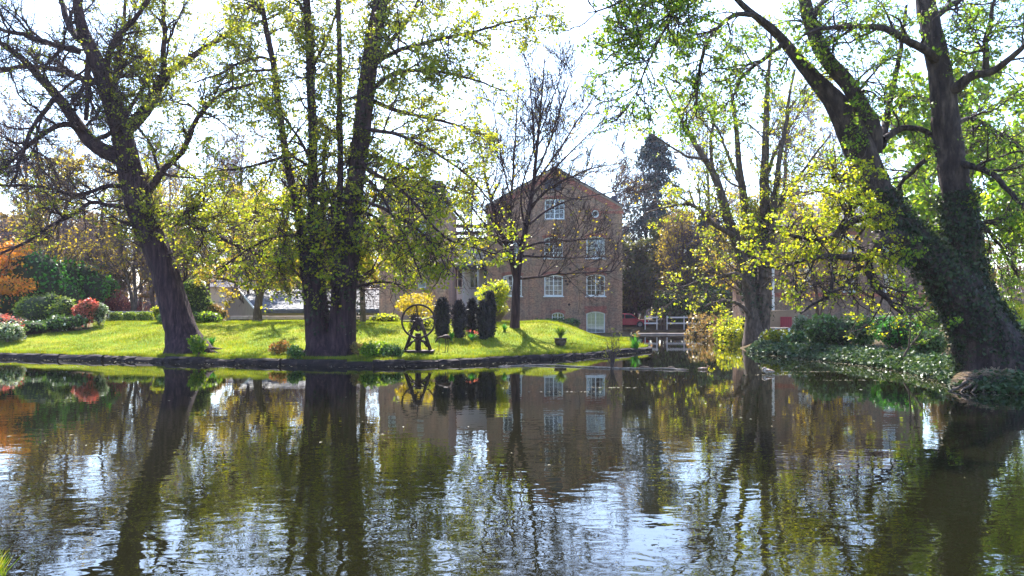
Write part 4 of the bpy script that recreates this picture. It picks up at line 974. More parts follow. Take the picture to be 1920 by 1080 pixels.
make_tree('crooked_tree', 'slim crooked tree with yellow buds before the slate roof', [
    [(484,612,22), (482,603,17), (484,570,14), (490,540,13), (497,525,13), (515,508,12), (540,494,10), (560,480,8), (600,440,5), (630,400,3)],
    [(492,530,9), (480,510,7,-.4), (462,490,6,-.8), (440,460,4,-1.2), (420,430,3,-1.6)],
    [(500,522,9,.3), (505,490,7,.7), (500,450,6,1), (490,400,4,1.3), (480,360,2,1.5)],
    [(530,500,7,-.2), (520,470,6,-.8), (530,430,5,-1.2), (545,380,3,-1.6)],
    [(488,545,6,-.2), (465,535,5,-.7), (430,525,4,-1.2), (400,520,2,-1.7)],
    [(560,480,6,.3), (580,470,5,.8), (610,470,4,1.2), (650,465,2,1.7)],
    ], 46.0, 71, M['bark_brown'], M['leaf_yellow'],
    (10, .25, .9, 2.0, .2, .05), (6, .2, .5, 1.1, .22, .03), (4, .15, .22, .55, .22, 0), (.8, .13, .07, 5), jit=.03)
make_tree('slim_tree', 'slim straight young tree right of the multi-stemmed trunk', [
    [(682,622,14), (681,610,11), (680,560,10), (679,520,9), (678,480,7), (682,420,5), (690,360,3)],
    [(680,530,5), (690,518,5,-.3), (702,505,4,-.5), (713,493,3,-.8), (735,470,2,-1.2)],
    [(679,500,5,.2), (665,480,4,.5), (650,450,2,.8)],
    [(680,470,5,-.2), (700,440,4,-.6), (725,420,2,-1)],
    ], 43.5, 72, M['bark_brown'], M['leaf_yellow'],
    (8, .35, .7, 1.5, .2, .05), (5, .2, .4, .9, .22, .03), (4, .15, .2, .5, .22, 0), (.9, .14, .07, 5), jit=.015)

# ------------------------------------------------------------------ background trees: prototypes, then copies that share their meshes
def bg_proto(name, label, seed, h, spread, bark, leafmat, leaf, stems=1, up=.10, twig=None, dens=1.0, loc=(0,0,0)):
    rng = np.random.default_rng(seed); t = thing(name, label, 'tree', loc, 0, 'trees in the wood behind the buildings')
    trunks = []
    for s_ in range(stems):
        a = rng.uniform(0, 6.28); lean = rng.uniform(.02, .12)*h*(1 if stems == 1 else 1.4)
        p = [(0,0,-.3,.03*h*.5), (0,0,0,.024*h*.5)]
        for k in range(1, 7):
            q = k/6; p.append((math.cos(a)*lean*q + rng.normal(0,.012*h), math.sin(a)*lean*q + rng.normal(0,.012*h), h*.86*q, .5*h*.022*(1-q)**.8 + .02))
        trunks.append(resample(p, 24))
    A = np.stack(trunks); Pl, Rl = A[:, :, :3], A[:, :, 3]
    link('trunk', np_mesh('trunk', *tubes(Pl, Rl, 10, .06, rng), bark, True), t)
    p0, r0 = spawn(rng, Pl, Rl, 13*dens, .22, .98, (.45, 1.05), (spread*.55, spread*1.05), 10, .13, up, .6, .02, by_len=False)
    p1, r1 = spawn(rng, p0, r0, 7*dens, .2, 1., (.4, 1.0), (spread*.22, spread*.5), 7, .17, up*.6, .6, .012)
    p2, r2 = spawn(rng, p1, r1, 5.5, .15, 1., (.4, 1.1), (spread*.11, spread*.24), 5, .2, up*.3, .65, .016)
    p3, r3 = spawn(rng, p2, r2, 3.2, .15, 1., (.4, 1.1), (spread*.05, spread*.11), 3, .2, 0, .7, .011)
    o = link('branches', np_mesh('branches', *merge([tubes(p0, r0, 6), tubes(p1, r1, 4)]), bark, True), t); o['kind'] = 'stuff'
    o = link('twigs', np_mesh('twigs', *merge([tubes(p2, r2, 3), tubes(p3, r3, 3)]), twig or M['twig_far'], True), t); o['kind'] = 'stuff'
    if leaf:
        pts = np.concatenate([on_lines(rng, p3, leaf[0]), on_lines(rng, p2, leaf[0])])
        o = link('crown', np_mesh('crown', *leaves(rng, pts, leaf[1], leaf[2], leaf[3]), leafmat), t); o['kind'] = 'stuff'
    return t
protoA = bg_proto('bare_tree', '', 101, 17, 5.2, M['bark_brown'], M['leaf_bronze'], (.35, .17, .12, 1))
protoB = bg_proto('budding_tree', '', 102, 13, 4.6, M['bark_brown'], M['leaf_yellow'], (.20, .17, .12, 4), 2)
protoC = bg_proto('leafy_tree', '', 103, 14, 5.0, M['bark_brown'], M['leaf_green'], (1.5, .24, .16, 2), 1)
protoD = bg_proto('thicket_tree', '', 104, 8, 3.6, M['bark_brown'], M['leaf_bronze'], (1.8, .19, .12, 2), 4, .08)
protoE = bg_proto('evergreen_thicket', '', 105, 9, 3.4, M['bark_brown'], M['leaf_olive'], (1.1, .19, .12, 3), 3, .08)
used = {}
def bgt(proto, px, Y, h_py, rz, label):
    """a tree standing at depth Y whose top reaches the pixel row h_py"""
    hh = {'bare_tree': 17.5, 'budding_tree': 13.4, 'leafy_tree': 14.6, 'thicket_tree': 8.6, 'evergreen_thicket': 9.6}[proto.name.split('.')[0]]
    x = X_(px, Y); z = gz(x, Y); k = (Z_(h_py, Y) - z) / hh
    if proto.name in used: return copy_thing(proto, (x, Y, z-.05), rz, (k, k, k), label)
    used[proto.name] = 1; proto.location = (x, Y, z-.05); proto.rotation_euler = (0,0,rz); proto.scale = (k,k,k); proto['label'] = label; return proto
bgt(protoA, 30, 62, 150, .3, 'bare grey tree at the left edge beyond the orange maple')
bgt(protoA, 120, 70, 190, 1.9, 'bare wood tree rising behind the dark green shrubbery at left')
bgt(protoA, 205, 58, 235, 3.1, 'bare tree with dark trunk behind the purple shrub')
bgt(protoA, 330, 74, 230, 4.4, 'bare wood tree just right of the leaning trunk')
bgt(protoA, 455, 90, 270, 5.3, 'hazy bare tree above the cream cottage')
bgt(protoA, 560, 96, 280, .9, 'hazy bare tree behind the slate roof, seen left of the ivy stems')
bgt(protoA, 690, 92, 330, 2.4, 'hazy bare tree between the ivy stems and the brick wing')
bgt(protoA, 1110, 88, 285, 3.7, 'bare twiggy tree peeping over the mill roof')
bgt(protoA, 1205, 92, 240, 5.0, 'tall bare tree just right of the mill gable')
bgt(protoA, 1310, 77, 150, .2, 'tall bare tree left of the riverside tree')
bgt(protoA, 1470, 72, 110, 1.2, 'tall bare tree behind the brick house chimney')
bgt(protoA, 1620, 80, 190, 2.1, 'bare tree rising behind the brick house roof')
bgt(protoA, 395, 66, 215, 2.9, 'bare tree standing between the leaning trunk and the crooked tree')
bgt(protoA, 260, 88, 250, .6, 'far bare tree in the gap right of the purple shrub')
bgt(protoA, -30, 66, 190, 4.0, 'bare tree cut by the left edge of the wood')
bgt(protoA, 640, 78, 300, 5.9, 'bare tree glimpsed between the ivy stems')
bgt(protoA, 1560, 84, 170, 4.9, 'bare tree left of the massive trunk, above the house')
bgt(protoA, 290, 64, 205, 3.4, 'bare tree showing right beside the top of the leaning trunk')
bgt(protoA, 440, 76, 195, 1.1, 'tall bare tree in the gap left of the multistem tree')
bgt(protoA, 545, 70, 235, 4.2, 'bare tree behind the left stem of the multistem tree')
bgt(protoA, 70, 84, 175, 5.5, 'tall bare tree behind the orange maple and laurels')
bgt(protoA, 760, 84, 255, 2.0, 'bare tree rising above the slate mansard')
bgt(protoA, 875, 92, 300, .8, 'bare tree above the railed link roof')
bgt(protoA, 1165, 84, 275, 3.0, 'bare tree touching the right slope of the mill roof')
bgt(protoB, 470, 58, 330, 5.0, 'yellow-budding tree behind the garden wall')
bgt(protoB, 80, 52, 260, .5, 'yellow-budding tree over the round bushes at left')
bgt(protoB, 250, 54, 300, 2.2, 'yellow-budding tree between the box hedge and the leaning trunk')
bgt(protoB, 350, 60, 330, 3.9, 'yellow-budding tree behind the clipped ivy column')
bgt(protoB, 1262, 76, 380, 5.2, 'yellow-budding tree beside the dark conifer')
bgt(protoB, 1400, 62, 330, 1.0, 'yellow-budding tree behind the riverside trunks')
bgt(protoB, 1540, 50, 350, 4.0, 'yellow-budding tree in front of the brick house')
bgt(protoC, 1840, 38, 40, .4, 'green leafy tree behind the massive twin trunk')
bgt(protoC, 1985, 33, 60, 1.8, 'green leafy tree at the right edge of the pond')
bgt(protoC, 1720, 47, 150, 3.0, 'green leafy tree seen between the twin trunks')
bgt(protoC, 1900, 55, 180, 4.6, 'far green tree low behind the right bank')
bgt(protoD, 20, 75, 400, .1, 'bronze thicket far left under the bare trees')
bgt(protoD, 180, 80, 400, 1.3, 'bronze thicket behind the purple shrub')
bgt(protoD, 320, 84, 410, 2.5, 'bronze thicket right behind the leaning trunk')
bgt(protoD, 500, 92, 420, 3.6, 'bronze thicket behind the slate roof ridge')
bgt(protoD, 620, 92, 410, 4.9, 'bronze thicket showing between the ivy stems')
bgt(protoE, 1195, 76, 440, 5.7, 'olive thicket beside the mill corner and footbridge')
bgt(protoE, 1330, 75, 450, .7, 'olive thicket behind the yellow bushes at the channel')
bgt(protoE, 1255, 82, 400, 2.0, 'olive thicket below the dark conifer')
bgt(protoD, 1790, 60, 430, 3.3, 'bronze thicket right of the brick house')

# tall dark conifer
def conifer(label, px, Y, py_top, wpx, seed):
    rng = np.random.default_rng(seed); x = X_(px, Y); z = gz(x, Y); h = Z_(py_top, Y) - z; Rm = wpx*.5/FPX*Y
    t = thing('conifer', label, 'tree', (x, Y, z))
    tr = resample([(0,0,-.3,.3), (0,0,h*.5,.2), (.1,0,h,.03)], 20); link('trunk', np_mesh('trunk', *tubes(tr[None,:,:3], tr[None,:,3], 8), M['bark_brown'], True), t)
    n = 260; q = rng.uniform(.08, 1, n)**.85; a = rng.uniform(0, 6.28, n); L = (Rm*(1-q)**.62*rng.uniform(.45, 1.15, n) + .45)
    K = 7; Pn = np.empty((n,K,3)); s = np.linspace(0,1,K)[None,:]
    Pn[:,:,0] = np.cos(a)[:,None]*L[:,None]*s; Pn[:,:,1] = np.sin(a)[:,None]*L[:,None]*s; Pn[:,:,2] = (q*h)[:,None] + L[:,None]*(.12*s - .42*s*s)
    Rn = np.broadcast_to(.05*(1-.8*s), (n,K)); b = link('branches', np_mesh('branches', *tubes(Pn, Rn, 3), M['twig']), t); b['kind'] = 'stuff'
    pts = on_lines(rng, Pn, 20, .15, 1.0); 
    c = link('crown', np_mesh('crown', *leaves(rng, pts, .42, .16, 3, None, .9, .35)), None) if False else link('crown', np_mesh('crown', *leaves(rng, pts, .40, .17, 3, None, .9, .35), M['leaf_conifer']), t); c['kind'] = 'stuff'
    return t
conifer('tall dark blue-green conifer right of the mill', 1228, 86, 255, 330, 5)
conifer('lower dark conifer behind the yellow bushes by the channel', 1330, 79, 400, 170, 6)

# distant wood closing the gaps along the horizon
rng = np.random.default_rng(77)
n = 1500; xs = rng.uniform(-95, 95, n); ys = rng.uniform(104, 128, n); hs_ = rng.uniform(5, 13, n)
Pn = np.empty((n,5,3)); s = np.linspace(0,1,5)[None,:]
lean = rng.normal(0, .12, (n,2)); Pn[:,:,0] = xs[:,None] + (lean[:,0]*hs_)[:,None]*s; Pn[:,:,1] = ys[:,None] + (lean[:,1]*hs_)[:,None]*s; Pn[:,:,2] = hs_[:,None]*s
Rn = (.012*hs_)[:,None]*(1.1 - s)
q1, w1 = spawn(rng, Pn, Rn, 9, .15, 1., (.3,.9), (1.2,3.0), 5, .15, .1, .5, .025)
pts = np.concatenate([on_lines(rng, q1, 1.6), on_lines(rng, Pn, 2.0, .1, 1)])
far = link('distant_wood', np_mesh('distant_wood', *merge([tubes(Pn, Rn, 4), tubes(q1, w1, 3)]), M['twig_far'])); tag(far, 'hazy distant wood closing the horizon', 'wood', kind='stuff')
fl = link('foliage', np_mesh('foliage', *leaves(rng, pts, .5, .4, 1), M['leaf_bronze']), far); fl['kind'] = 'stuff'

# ------------------------------------------------------------------ shrubs and garden plants
def sphere_pts(rng, n): return unit(rng.normal(0, 1, (n, 3)))
def core_mesh(lobes, scale):
    parts = []
    u = np.linspace(0, 2*np.pi, 11)[:-1]; v = np.linspace(-1.45, 1.45, 7)
    for c, r in lobes:
        V = np.array([[np.cos(b)*np.cos(a)*r[0], np.cos(b)*np.sin(a)*r[1], np.sin(b)*r[2]] for b in v for a in u])*scale + c
        F = np.array([[i*10+j, i*10+(j+1) % 10, (i+1)*10+(j+1) % 10, (i+1)*10+j] for i in range(6) for j in range(10)]); parts.append((V, F))
    return merge(parts)
def shrub(name, label, px, py, top, wpx, mat, size=.10, n=2600, nl=7, seed=0, Y=None, core=.78, depth=.8, cat='shrub', group=None, flowers=None, stems=True, flat=1., z=None):
    rng = np.random.default_rng(seed*7 + 13)
    if Y is None: g = pick(px, py)
    else: g = Vector((X_(px, Y), Y, gz(X_(px, Y), Y)))
    if z is not None: g.z = z
    Y = g.y; H = Z_(top, Y) - g.z; Wd = wpx/FPX*Y
    t = thing(name, label, cat, g, 0, group)
    lobes = [(np.array([0,0,H*.5]), np.array([Wd*.40, Wd*.40*depth, H*.46]))]
    for k in range(nl):
        a = rng.uniform(0, 6.28); q = rng.uniform(.3, .75); f = rng.uniform(.38, .58)
        rr = np.array([Wd*.5*f, Wd*.5*f*depth, min(H*.42, Wd*.5*f*flat)])
        c = np.array([math.cos(a)*(Wd*.5-rr[0]), math.sin(a)*(Wd*.5-rr[1])*depth, np.clip(H*q, rr[2]*.9, H-rr[2])]); lobes.append((c, rr))
    per = n // len(lobes); P_, N_ = [], []
    for c, r in lobes:
        d = sphere_pts(rng, per); rad = rng.uniform(.72, 1.03, (per,1)); P_.append(c + d*r*rad); N_.append(unit(d/r))
    pts = np.concatenate(P_); nr = np.concatenate(N_); k = pts[:,2] > .03; pts, nr = pts[k], nr[k]
    o = link('foliage', np_mesh('foliage', *leaves(rng, pts, size, size*.35, 1, nr, .1), mat), t); o['kind'] = 'stuff'
    if core: link('light_block_core', np_mesh('light_block_core', *core_mesh(lobes, core), M['leaf_core'], True), t)  # solid dark core added inside the leaves to block light
    if stems:
        m = 9; A = np.zeros((m,5,3)); s_ = np.linspace(0,1,5)[None,:]; an = rng.uniform(0,6.28,m); rd = rng.uniform(.1,.32,m)*Wd
        A[:,:,0] = (np.cos(an)*rd)[:,None]*s_; A[:,:,1] = (np.sin(an)*rd*depth)[:,None]*s_; A[:,:,2] = -.05 + H*.75*s_
        link('stem', np_mesh('stem', *tubes(A, np.broadcast_to(.02*(1.2-s_), (m,5)), 4), M['bark_brown']), t)
    if flowers:
        m, fm, fs = flowers; sel = rng.choice(len(pts), min(m, len(pts)), False)
        o = link('flowers', np_mesh('flowers', *leaves(rng, pts[sel] + nr[sel]*size*.5, fs, .02, 3, nr[sel], 0, 1.), fm), t); o['kind'] = 'stuff'
    return t

shrub('round_bush', 'large round green bush on the lawn edge at left', 72, 612, 548, 84, M['leaf_box'], .10, 4200, 5, 1, core=.85)
shrub('green_bush', 'green bush between the round bush and the coral shrub', 120, 610, 556, 66, M['leaf_box'], .11, 2600, 6, 2, Y=44.5)
shrub('coral_shrub', 'coral red flowering shrub on the lawn edge', 160, 603, 556, 46, M['leaf_pink'], .11, 2000, 5, 3, Y=43.8)
shrub('variegated_shrub', 'pale variegated shrub beside the coral shrub', 186, 602, 563, 34, M['leaf_pale'], .10, 1500, 4, 4, Y=44.2)
shrub('rosy_shrub', 'rosy flowering low shrub at the far left edge', 14, 630, 590, 70, M['leaf_pink'], .10, 1900, 6, 5, Y=41.2)
shrub('silver_plants', 'silvery spiky bedding plants below the rosy shrub', 14, 637, 606, 60, M['leaf_pale'], .12, 1100, 6, 6, Y=40.3, core=.6, flowers=(25, M['petal_white'], .09))
shrub('bedding_plants', 'dark bedding plants with white flowers below the round bush', 66, 626, 602, 84, M['leaf_dark'], .10, 1700, 8, 7, Y=42.6, flowers=(40, M['petal_white'], .08))
shrub('bedding_plants', 'dark bedding plants with white flowers below the green bush', 128, 613, 590, 76, M['leaf_dark'], .10, 1500, 8, 8, Y=43.2, flowers=(30, M['petal_white'], .08))
shrub('laurel_bank', 'tall dark green evergreen shrubbery at left behind the round bush', 60, 600, 470, 190, M['leaf_vivid'], .17, 6000, 11, 9, Y=51, core=.8)
shrub('laurel_bank', 'dark green evergreen shrubbery left of the purple shrub', 160, 600, 480, 130, M['leaf_vivid'], .16, 4200, 9, 10, Y=54, core=.8)
shrub('orange_maple', 'orange and gold maple at the far left edge', -8, 600, 418, 150, M['leaf_orange'], .15, 5200, 12, 11, Y=47.5, core=0, cat='tree', flat=.45)
shrub('ivy_column', 'clipped green ivy column behind the leaning trunk', 367, 610, 512, 62, M['leaf_box'], .10, 4000, 5, 12, Y=45.5, core=.88)
shrub('mixed_shrub', 'bronze and green shrub right of the ivy column', 398, 608, 568, 60, M['leaf_bronze'], .11, 1900, 7, 13, Y=46)
shrub('fern_shrub', 'fresh green shrub at the foot of the ivy column', 385, 612, 585, 60, M['leaf_green'], .12, 1300, 6, 14, Y=44.5)
shrub('gold_privet', 'small golden shrub at the right end of the box hedge', 299, 604, 574, 30, M['leaf_lime'], .09, 1100, 4, 15, Y=45.2)
shrub('hedge_shrub', 'dark green shrub below the golden shrub', 306, 612, 588, 34, M['leaf_dark'], .09, 900, 4, 16, Y=44.6)
shrub('holly_shrub', 'yellow-green shrub at the foot of the brick wing', 722, 612, 590, 60, M['leaf_spring'], .11, 1500, 6, 17, Y=46)
shrub('mill_shrub', 'dark shrub at the foot of the mill left of the ground-floor window', 1058, 622, 597, 66, M['leaf_dark'], .12, 1600, 7, 18, Y=60, z=.6)
shrub('mill_shrub', 'low dark shrub on the mound beside the mill plinth', 1020, 612, 598, 60, M['leaf_dark'], .12, 1200, 6, 19, Y=57, z=.9)
shrub('gold_bush', 'tall golden yellow bush in front of the link building', 922, 612, 516, 66, M['leaf_lime'], .11, 2600, 12, 20, Y=46.5, core=.25)
shrub('gold_juniper', 'feathery gold juniper behind the flywheel', 788, 625, 540, 96, M['leaf_yellow'], .12, 2000, 12, 21, Y=45, core=0, flat=.3)
shrub('low_green_bush', 'green bush behind the flywheel stand', 790, 636, 596, 50, M['leaf_spring'], .10, 1300, 5, 22, Y=40)
shrub('orange_heather', 'orange heather clump at the water edge left of the multistem tree', 521, 664, 639, 42, M['leaf_russet'], .075, 1200, 8, 23, core=.45)
shrub('orange_fern', 'orange fern tuft right of the multistem trunk', 672, 660, 642, 30, M['leaf_bronze'], .08, 600, 4, 24, Y=33.4, core=.4)
shrub('bank_bush', 'blue-green bush hanging over the stone edging', 706, 676, 642, 62, M['leaf_green'], .10, 1800, 7, 25, Y=32.9, core=.7)
shrub('bank_fern', 'small dark bush on the edging right of the multistem tree', 735, 672, 648, 40, M['leaf_dark'], .09, 900, 5, 26, Y=32.9, core=.6)
shrub('root_weeds', 'green weeds on the right root of the leaning tree', 372, 656, 625, 30, M['leaf_green'], .12, 700, 4, 27, Y=34.0, core=.4)
shrub('root_weeds', 'low green weeds left of the multistem roots', 552, 668, 648, 40, M['leaf_dark'], .09, 800, 4, 28, Y=32.6, core=.5)

# right bank
shrub('gold_willow', 'golden bush overhanging the channel mouth', 1372, 646, 586, 76, M['leaf_lime'], .14, 2400, 10, 31, Y=52.5, core=.3)
shrub('bronze_bush', 'bronze and yellow bush beside the footbridge end', 1326, 634, 582, 84, M['leaf_bronze'], .14, 2000, 10, 32, Y=62, core=.3)
shrub('russet_bush', 'russet bush at the water edge below the golden bush', 1352, 640, 604, 60, M['leaf_bronze'], .13, 1500, 7, 33, Y=55, core=.5)
shrub('laurel_shrub', 'large glossy laurel in the middle of the right bank', 1578, 656, 590, 132, M['leaf_dark'], .13, 5200, 10, 34, Y=37.5, core=.82)
shrub('vivid_cypress', 'vivid green feathery bush left of the massive trunk', 1682, 664, 590, 96, M['leaf_vivid'], .09, 5200, 8, 35, Y=34, core=.8)
shrub('variegated_arch', 'pale variegated climber beside the red door', 1503, 640, 583, 46, M['leaf_pale'], .10, 2200, 6, 36, Y=42, core=.6)
shrub('white_flower_clump', 'white-flowered leafy clump at the foot of the riverside tree', 1462, 652, 618, 70, M['leaf_spring'], .12, 1500, 7, 37, Y=41.8, core=.5, flowers=(70, M['petal_white'], .10))
shrub('spiky_clump', 'dark rush clump on the right bank left of the laurel', 1490, 655, 622, 40, M['leaf_dark'], .14, 900, 5, 38, Y=40.2, core=.6)
shrub('bank_laurel', 'dark laurel filling the bank under the massive trunk', 1745, 672, 615, 70, M['leaf_dark'], .10, 2200, 8, 39, Y=31.5, core=.75)
shrub('far_hedge', 'yellow-green hedge right of the massive trunk', 1885, 660, 560, 130, M['leaf_lime'], .13, 3600, 10, 40, Y=36, core=.5)
shrub('holly_bush', 'dark bush at the right edge behind the massive trunk', 1935, 690, 600, 90, M['leaf_dark'], .09, 2600, 8, 41, Y=28.5, core=.75)
shrub('house_shrub', 'fresh green shrub against the garden brick wall', 1640, 640, 598, 60, M['leaf_green'], .12, 1500, 7, 42, Y=43, core=.6)
shrub('house_shrub', 'green shrub right of the garden brick wall', 1740, 640, 580, 60, M['leaf_green'], .12, 1700, 7, 43, Y=44, core=.6)
shrub('channel_shrub', 'dark evergreen shrub behind the white rail', 1265, 616, 540, 120, M['leaf_dark'], .18, 2800, 9, 44, Y=74, core=.7)
shrub('channel_shrub', 'dark evergreen shrub behind the parked red car', 1190, 616, 520, 90, M['leaf_dark'], .18, 2200, 8, 45, Y=79, core=.7)
shrub('channel_shrub', 'dark evergreen shrub behind the bronze bush', 1350, 616, 520, 110, M['leaf_dark'], .18, 2600, 8, 46, Y=71, core=.7)

# purple-red bare stemmed shrub
def stem_shrub(name, label, px, py, top, wpx, seed, n, mat, Y=None, leafs=None, base=.2):
    rng = np.random.default_rng(seed); g = pick(px, py) if Y is None else Vector((X_(px,Y), Y, gz(X_(px,Y),Y))); Y = g.y
    H = Z_(top, Y) - g.z; R = wpx*.5/FPX*Y; t = thing(name, label, 'shrub', g)
    K = 7; s = np.linspace(0,1,K)[None,:]; a = rng.uniform(0,6.28,n); r = R*np.sqrt(rng.uniform(0,1,n)); hh = H*rng.uniform(.6,1.05,n)*(1-.35*(r/R)**2)
    A = np.empty((n,K,3)); A[:,:,0] = (np.cos(a)*r)[:,None]*(base+(1-base)*s**1.3); A[:,:,1] = (np.sin(a)*r)[:,None]*(base+(1-base)*s**1.3)*.8; A[:,:,2] = hh[:,None]*s**.85 - .04
    R_ = np.broadcast_to(.016*(1.15-s), (n,K)); p1, r1 = spawn(rng, A, R_, 5, .3, 1., (.3,.8), (.25,.6), 4, .15, .1, .6, .005)
    o = link('stems', np_mesh('stems', *merge([tubes(A, R_, 4), tubes(p1, r1, 3)]), mat), t); o['kind'] = 'stuff'
    if leafs:
        o = link('foliage', np_mesh('foliage', *leaves(rng, on_lines(rng, p1, leafs[1]), leafs[2], .04, 1), leafs[0]), t); o['kind'] = 'stuff'
    return t
stem_shrub('purple_shrub', 'purple-red twiggy shrub left of the box hedge', 218, 602, 540, 80, 61, 170, M['twig_red'], 54.5, (M['leaf_pink'], .9, .07))
stem_shrub('dogwood', 'low purple-red twiggy shrub behind the hedge rail', 255, 602, 560, 60, 62, 110, M['twig_red'], 55.5, (M['leaf_pink'], .6, .07))
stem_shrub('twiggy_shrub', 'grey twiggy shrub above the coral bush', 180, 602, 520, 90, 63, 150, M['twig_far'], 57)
stem_shrub('wispy_shrub', 'wispy upright shrub right of the gold bush', 935, 622, 560, 40, 64, 90, M['straw'], 47, (M['leaf_spring'], 1.4, .08))

# three clipped box blocks and the stone rail behind them
for k, (a, b) in enumerate([(208,231), (233,258), (260,284)]):
    rng = np.random.default_rng(80+k); Y = 47.0; g = Vector((X_((a+b)/2, Y), Y, gz(X_((a+b)/2, Y), Y))); Y = g.y; wd = (b-a)/FPX*Y*.86; H = Z_(588, Y) - g.z; dp = .7
    t = thing('box_hedge', ['left', 'middle', 'right'][k] + ' of the three clipped box blocks on the lawn crest', 'hedge', g, 0, 'clipped box blocks in a row')
    mb = MB(); mb.box(-wd/2+.06, wd/2-.06, -dp/2+.06, dp/2-.06, -.05, H-.08); mb.build('light_block_core', M['leaf_core'], t)  # dark box added inside the hedge so light cannot pass
    n = 1500; p = rng.uniform(-1,1,(n,3)); ax = rng.choice(3, n, p=[.25,.4,.35]); p[np.arange(n), ax] = np.sign(p[np.arange(n), ax])
    nr = np.zeros((n,3)); nr[np.arange(n), ax] = p[np.arange(n), ax]; pts = p*np.array([wd/2-.03, dp/2-.03, H/2-.03]) + np.array([0,0,H/2])
    pts[:,2] += .08*np.cos(pts[:,0]/wd*3.1)*(pts[:,2] > H*.6)
    o = link('foliage', np_mesh('foliage', *leaves(rng, pts, .08, .03, 1, nr, 0), M['leaf_box']), t); o['kind'] = 'stuff'
YR = 48.4
rail = thing('stone_rail', 'long pale stone rail behind the clipped box blocks', 'fence', (X_(247, YR), YR, gz(X_(247,YR), YR)))
zr = Z_(585, YR) - rail.location.z
for k in range(3):
    q0, q1 = X_(206+27*k, YR)-X_(247,YR), X_(206+27*(k+1), YR)-X_(247,YR)-.02; MB().box(q0, q1, -.12, .12, zr-.05, zr+.05).build('rail_stone', M['stone_pale'], rail, bevel=.01)
for k in range(4):
    q = X_(207+26*k, YR)-X_(247,YR); MB().box(q-.09, q+.09, -.09, .09, -.1, zr-.053).build('pier', M['stone_pale'], rail)

# clipped dark cypresses: one per column
for k, (a, b, top, py, lab) in enumerate([(816,842,560,632,'broad dark cypress column nearest the flywheel'), (850,872,566,634,'second dark cypress column from the flywheel'),
        (876,894,563,627,'slim dark cypress in the middle of the row'), (897,917,566,637,'fourth dark cypress column from the flywheel'), (911,928,548,636,'tall dark cypress at the right end of the row')]):
    rng = np.random.default_rng(90+k); g = pick((a+b)/2, py - (4 if k == 4 else 0)); Y = g.y; H = Z_(top, Y)-g.z; R = (b-a)*.5/FPX*Y
    t = thing('cypress', lab, 'tree', g, 0, 'row of dark cypress columns')
    n = 3200; q = rng.uniform(0,1,n)**.85; prof = R*np.minimum(1, (.55+1.9*q))*np.clip((1.04-q)*3.2, 0, 1)**.6*(1+.10*np.sin(q*17+k)); an = rng.uniform(0,6.28,n); rr = prof*rng.uniform(.82,1.06,n)
    pts = np.stack([np.cos(an)*rr, np.sin(an)*rr, q*H], -1); nr = np.stack([np.cos(an), np.sin(an), .3+0*an], -1)
    o = link('foliage', np_mesh('foliage', *leaves(rng, pts, .12, .03, 1, nr, -.9, .4), M['leaf_cypress']), t); o['kind'] = 'stuff'
    cz_ = np.linspace(0,.97,12); cr = R*.84*np.minimum(1,(.55+1.9*cz_))*np.clip((1.04-cz_)*3.2,0,1)**.6
    ln = np.stack([0*cz_, 0*cz_, cz_*H], -1); link('light_block_core', np_mesh('light_block_core', *tubes(ln[None], cr[None], 12), M['leaf_core'], True), t)  # dark column added inside the cypress to stop light
    st = np.array([[[0,0,-.1],[0,0,.2],[0,0,.5]]]); link('trunk', np_mesh('trunk', *tubes(st, np.array([[.06,.05,.04]]), 6), M['bark_brown']), t)

# spear-leaved clumps
def spears(name, label, px, py, top, wpx, mat, n, seed, Y=None, cat='plant', z=None, width=.03, flowers=None, pot=False):
    rng = np.random.default_rng(seed); g = pick(px, py) if Y is None else Vector((X_(px,Y), Y, gz(X_(px,Y),Y))); Y = g.y
    H = Z_(top, Y)-g.z; R = wpx*.5/FPX*Y; t = thing(name, label, cat, g); z0 = 0.
    if pot:
        hp = H*.36; pr = R*.60; zs = [0, .02, hp*.5, hp*.85, hp*.87, hp, hp]; rs = [pr*.1, pr*.72, pr*1.0, pr*.98, pr*1.08, pr*1.08, pr*.9]
        A = np.array([[[0,0,q] for q in zs]]); link('pot', np_mesh('pot', *tubes(A, np.array([rs]), 18), M['terracotta'], True), t); z0 = hp*.9
        MB().tube([(0,0,hp*.8),(0,0,hp*.9)], pr*.93, 16).build('soil', M['earth'], t)
    a = rng.uniform(0,6.28,n); lean = R*rng.uniform(.15,1.05,n); h = (H-z0)*rng.uniform(.6,1.02,n); K = 6; V = []; F = []
    for i in range(n):
        d = np.array([math.cos(a[i]), math.sin(a[i]), 0]); sd = np.array([-d[1], d[0], 0]); o = len(V)
        for k in range(K):
            s = k/(K-1); c = d*(.03 + lean[i]*s**1.8) + np.array([rng.normal(0,.01), 0, z0 + h[i]*(s - .25*s**4*(lean[i]/R))]); w_ = width*(1-s**2)+.002; V += [c-sd*w_, c+sd*w_]
        F += [(o+2*k, o+2*k+1, o+2*k+3, o+2*k+2) for k in range(K-1)]
    o = link('leaves', np_mesh('leaves', np.array(V), np.array(F), mat), t); o['kind'] = 'stuff'
    if flowers:
        m, fm = flowers; pts = np.stack([rng.normal(0,R*.55,m), rng.normal(0,R*.4,m), rng.uniform(.8,1.05,m)*H], -1)
        fs = leaves(rng, pts, .09, .02, 5, None, 0, .9); o = link('flowers', np_mesh('flowers', *fs, fm), t); o['kind'] = 'stuff'
    return t
spears('potted_plant', 'spiky plant in a round dark pot on the sunny lawn', 1051, 648, 609, 38, M['leaf_green'], 150, 1, pot=True, width=.042)
spears('daffodil_clump', 'green spear-leaved clump on the tip of the lawn', 1191, 650, 622, 30, M['leaf_vivid'], 80, 2, Y=41.5, width=.03, flowers=(9, M['leaf_bronze']))
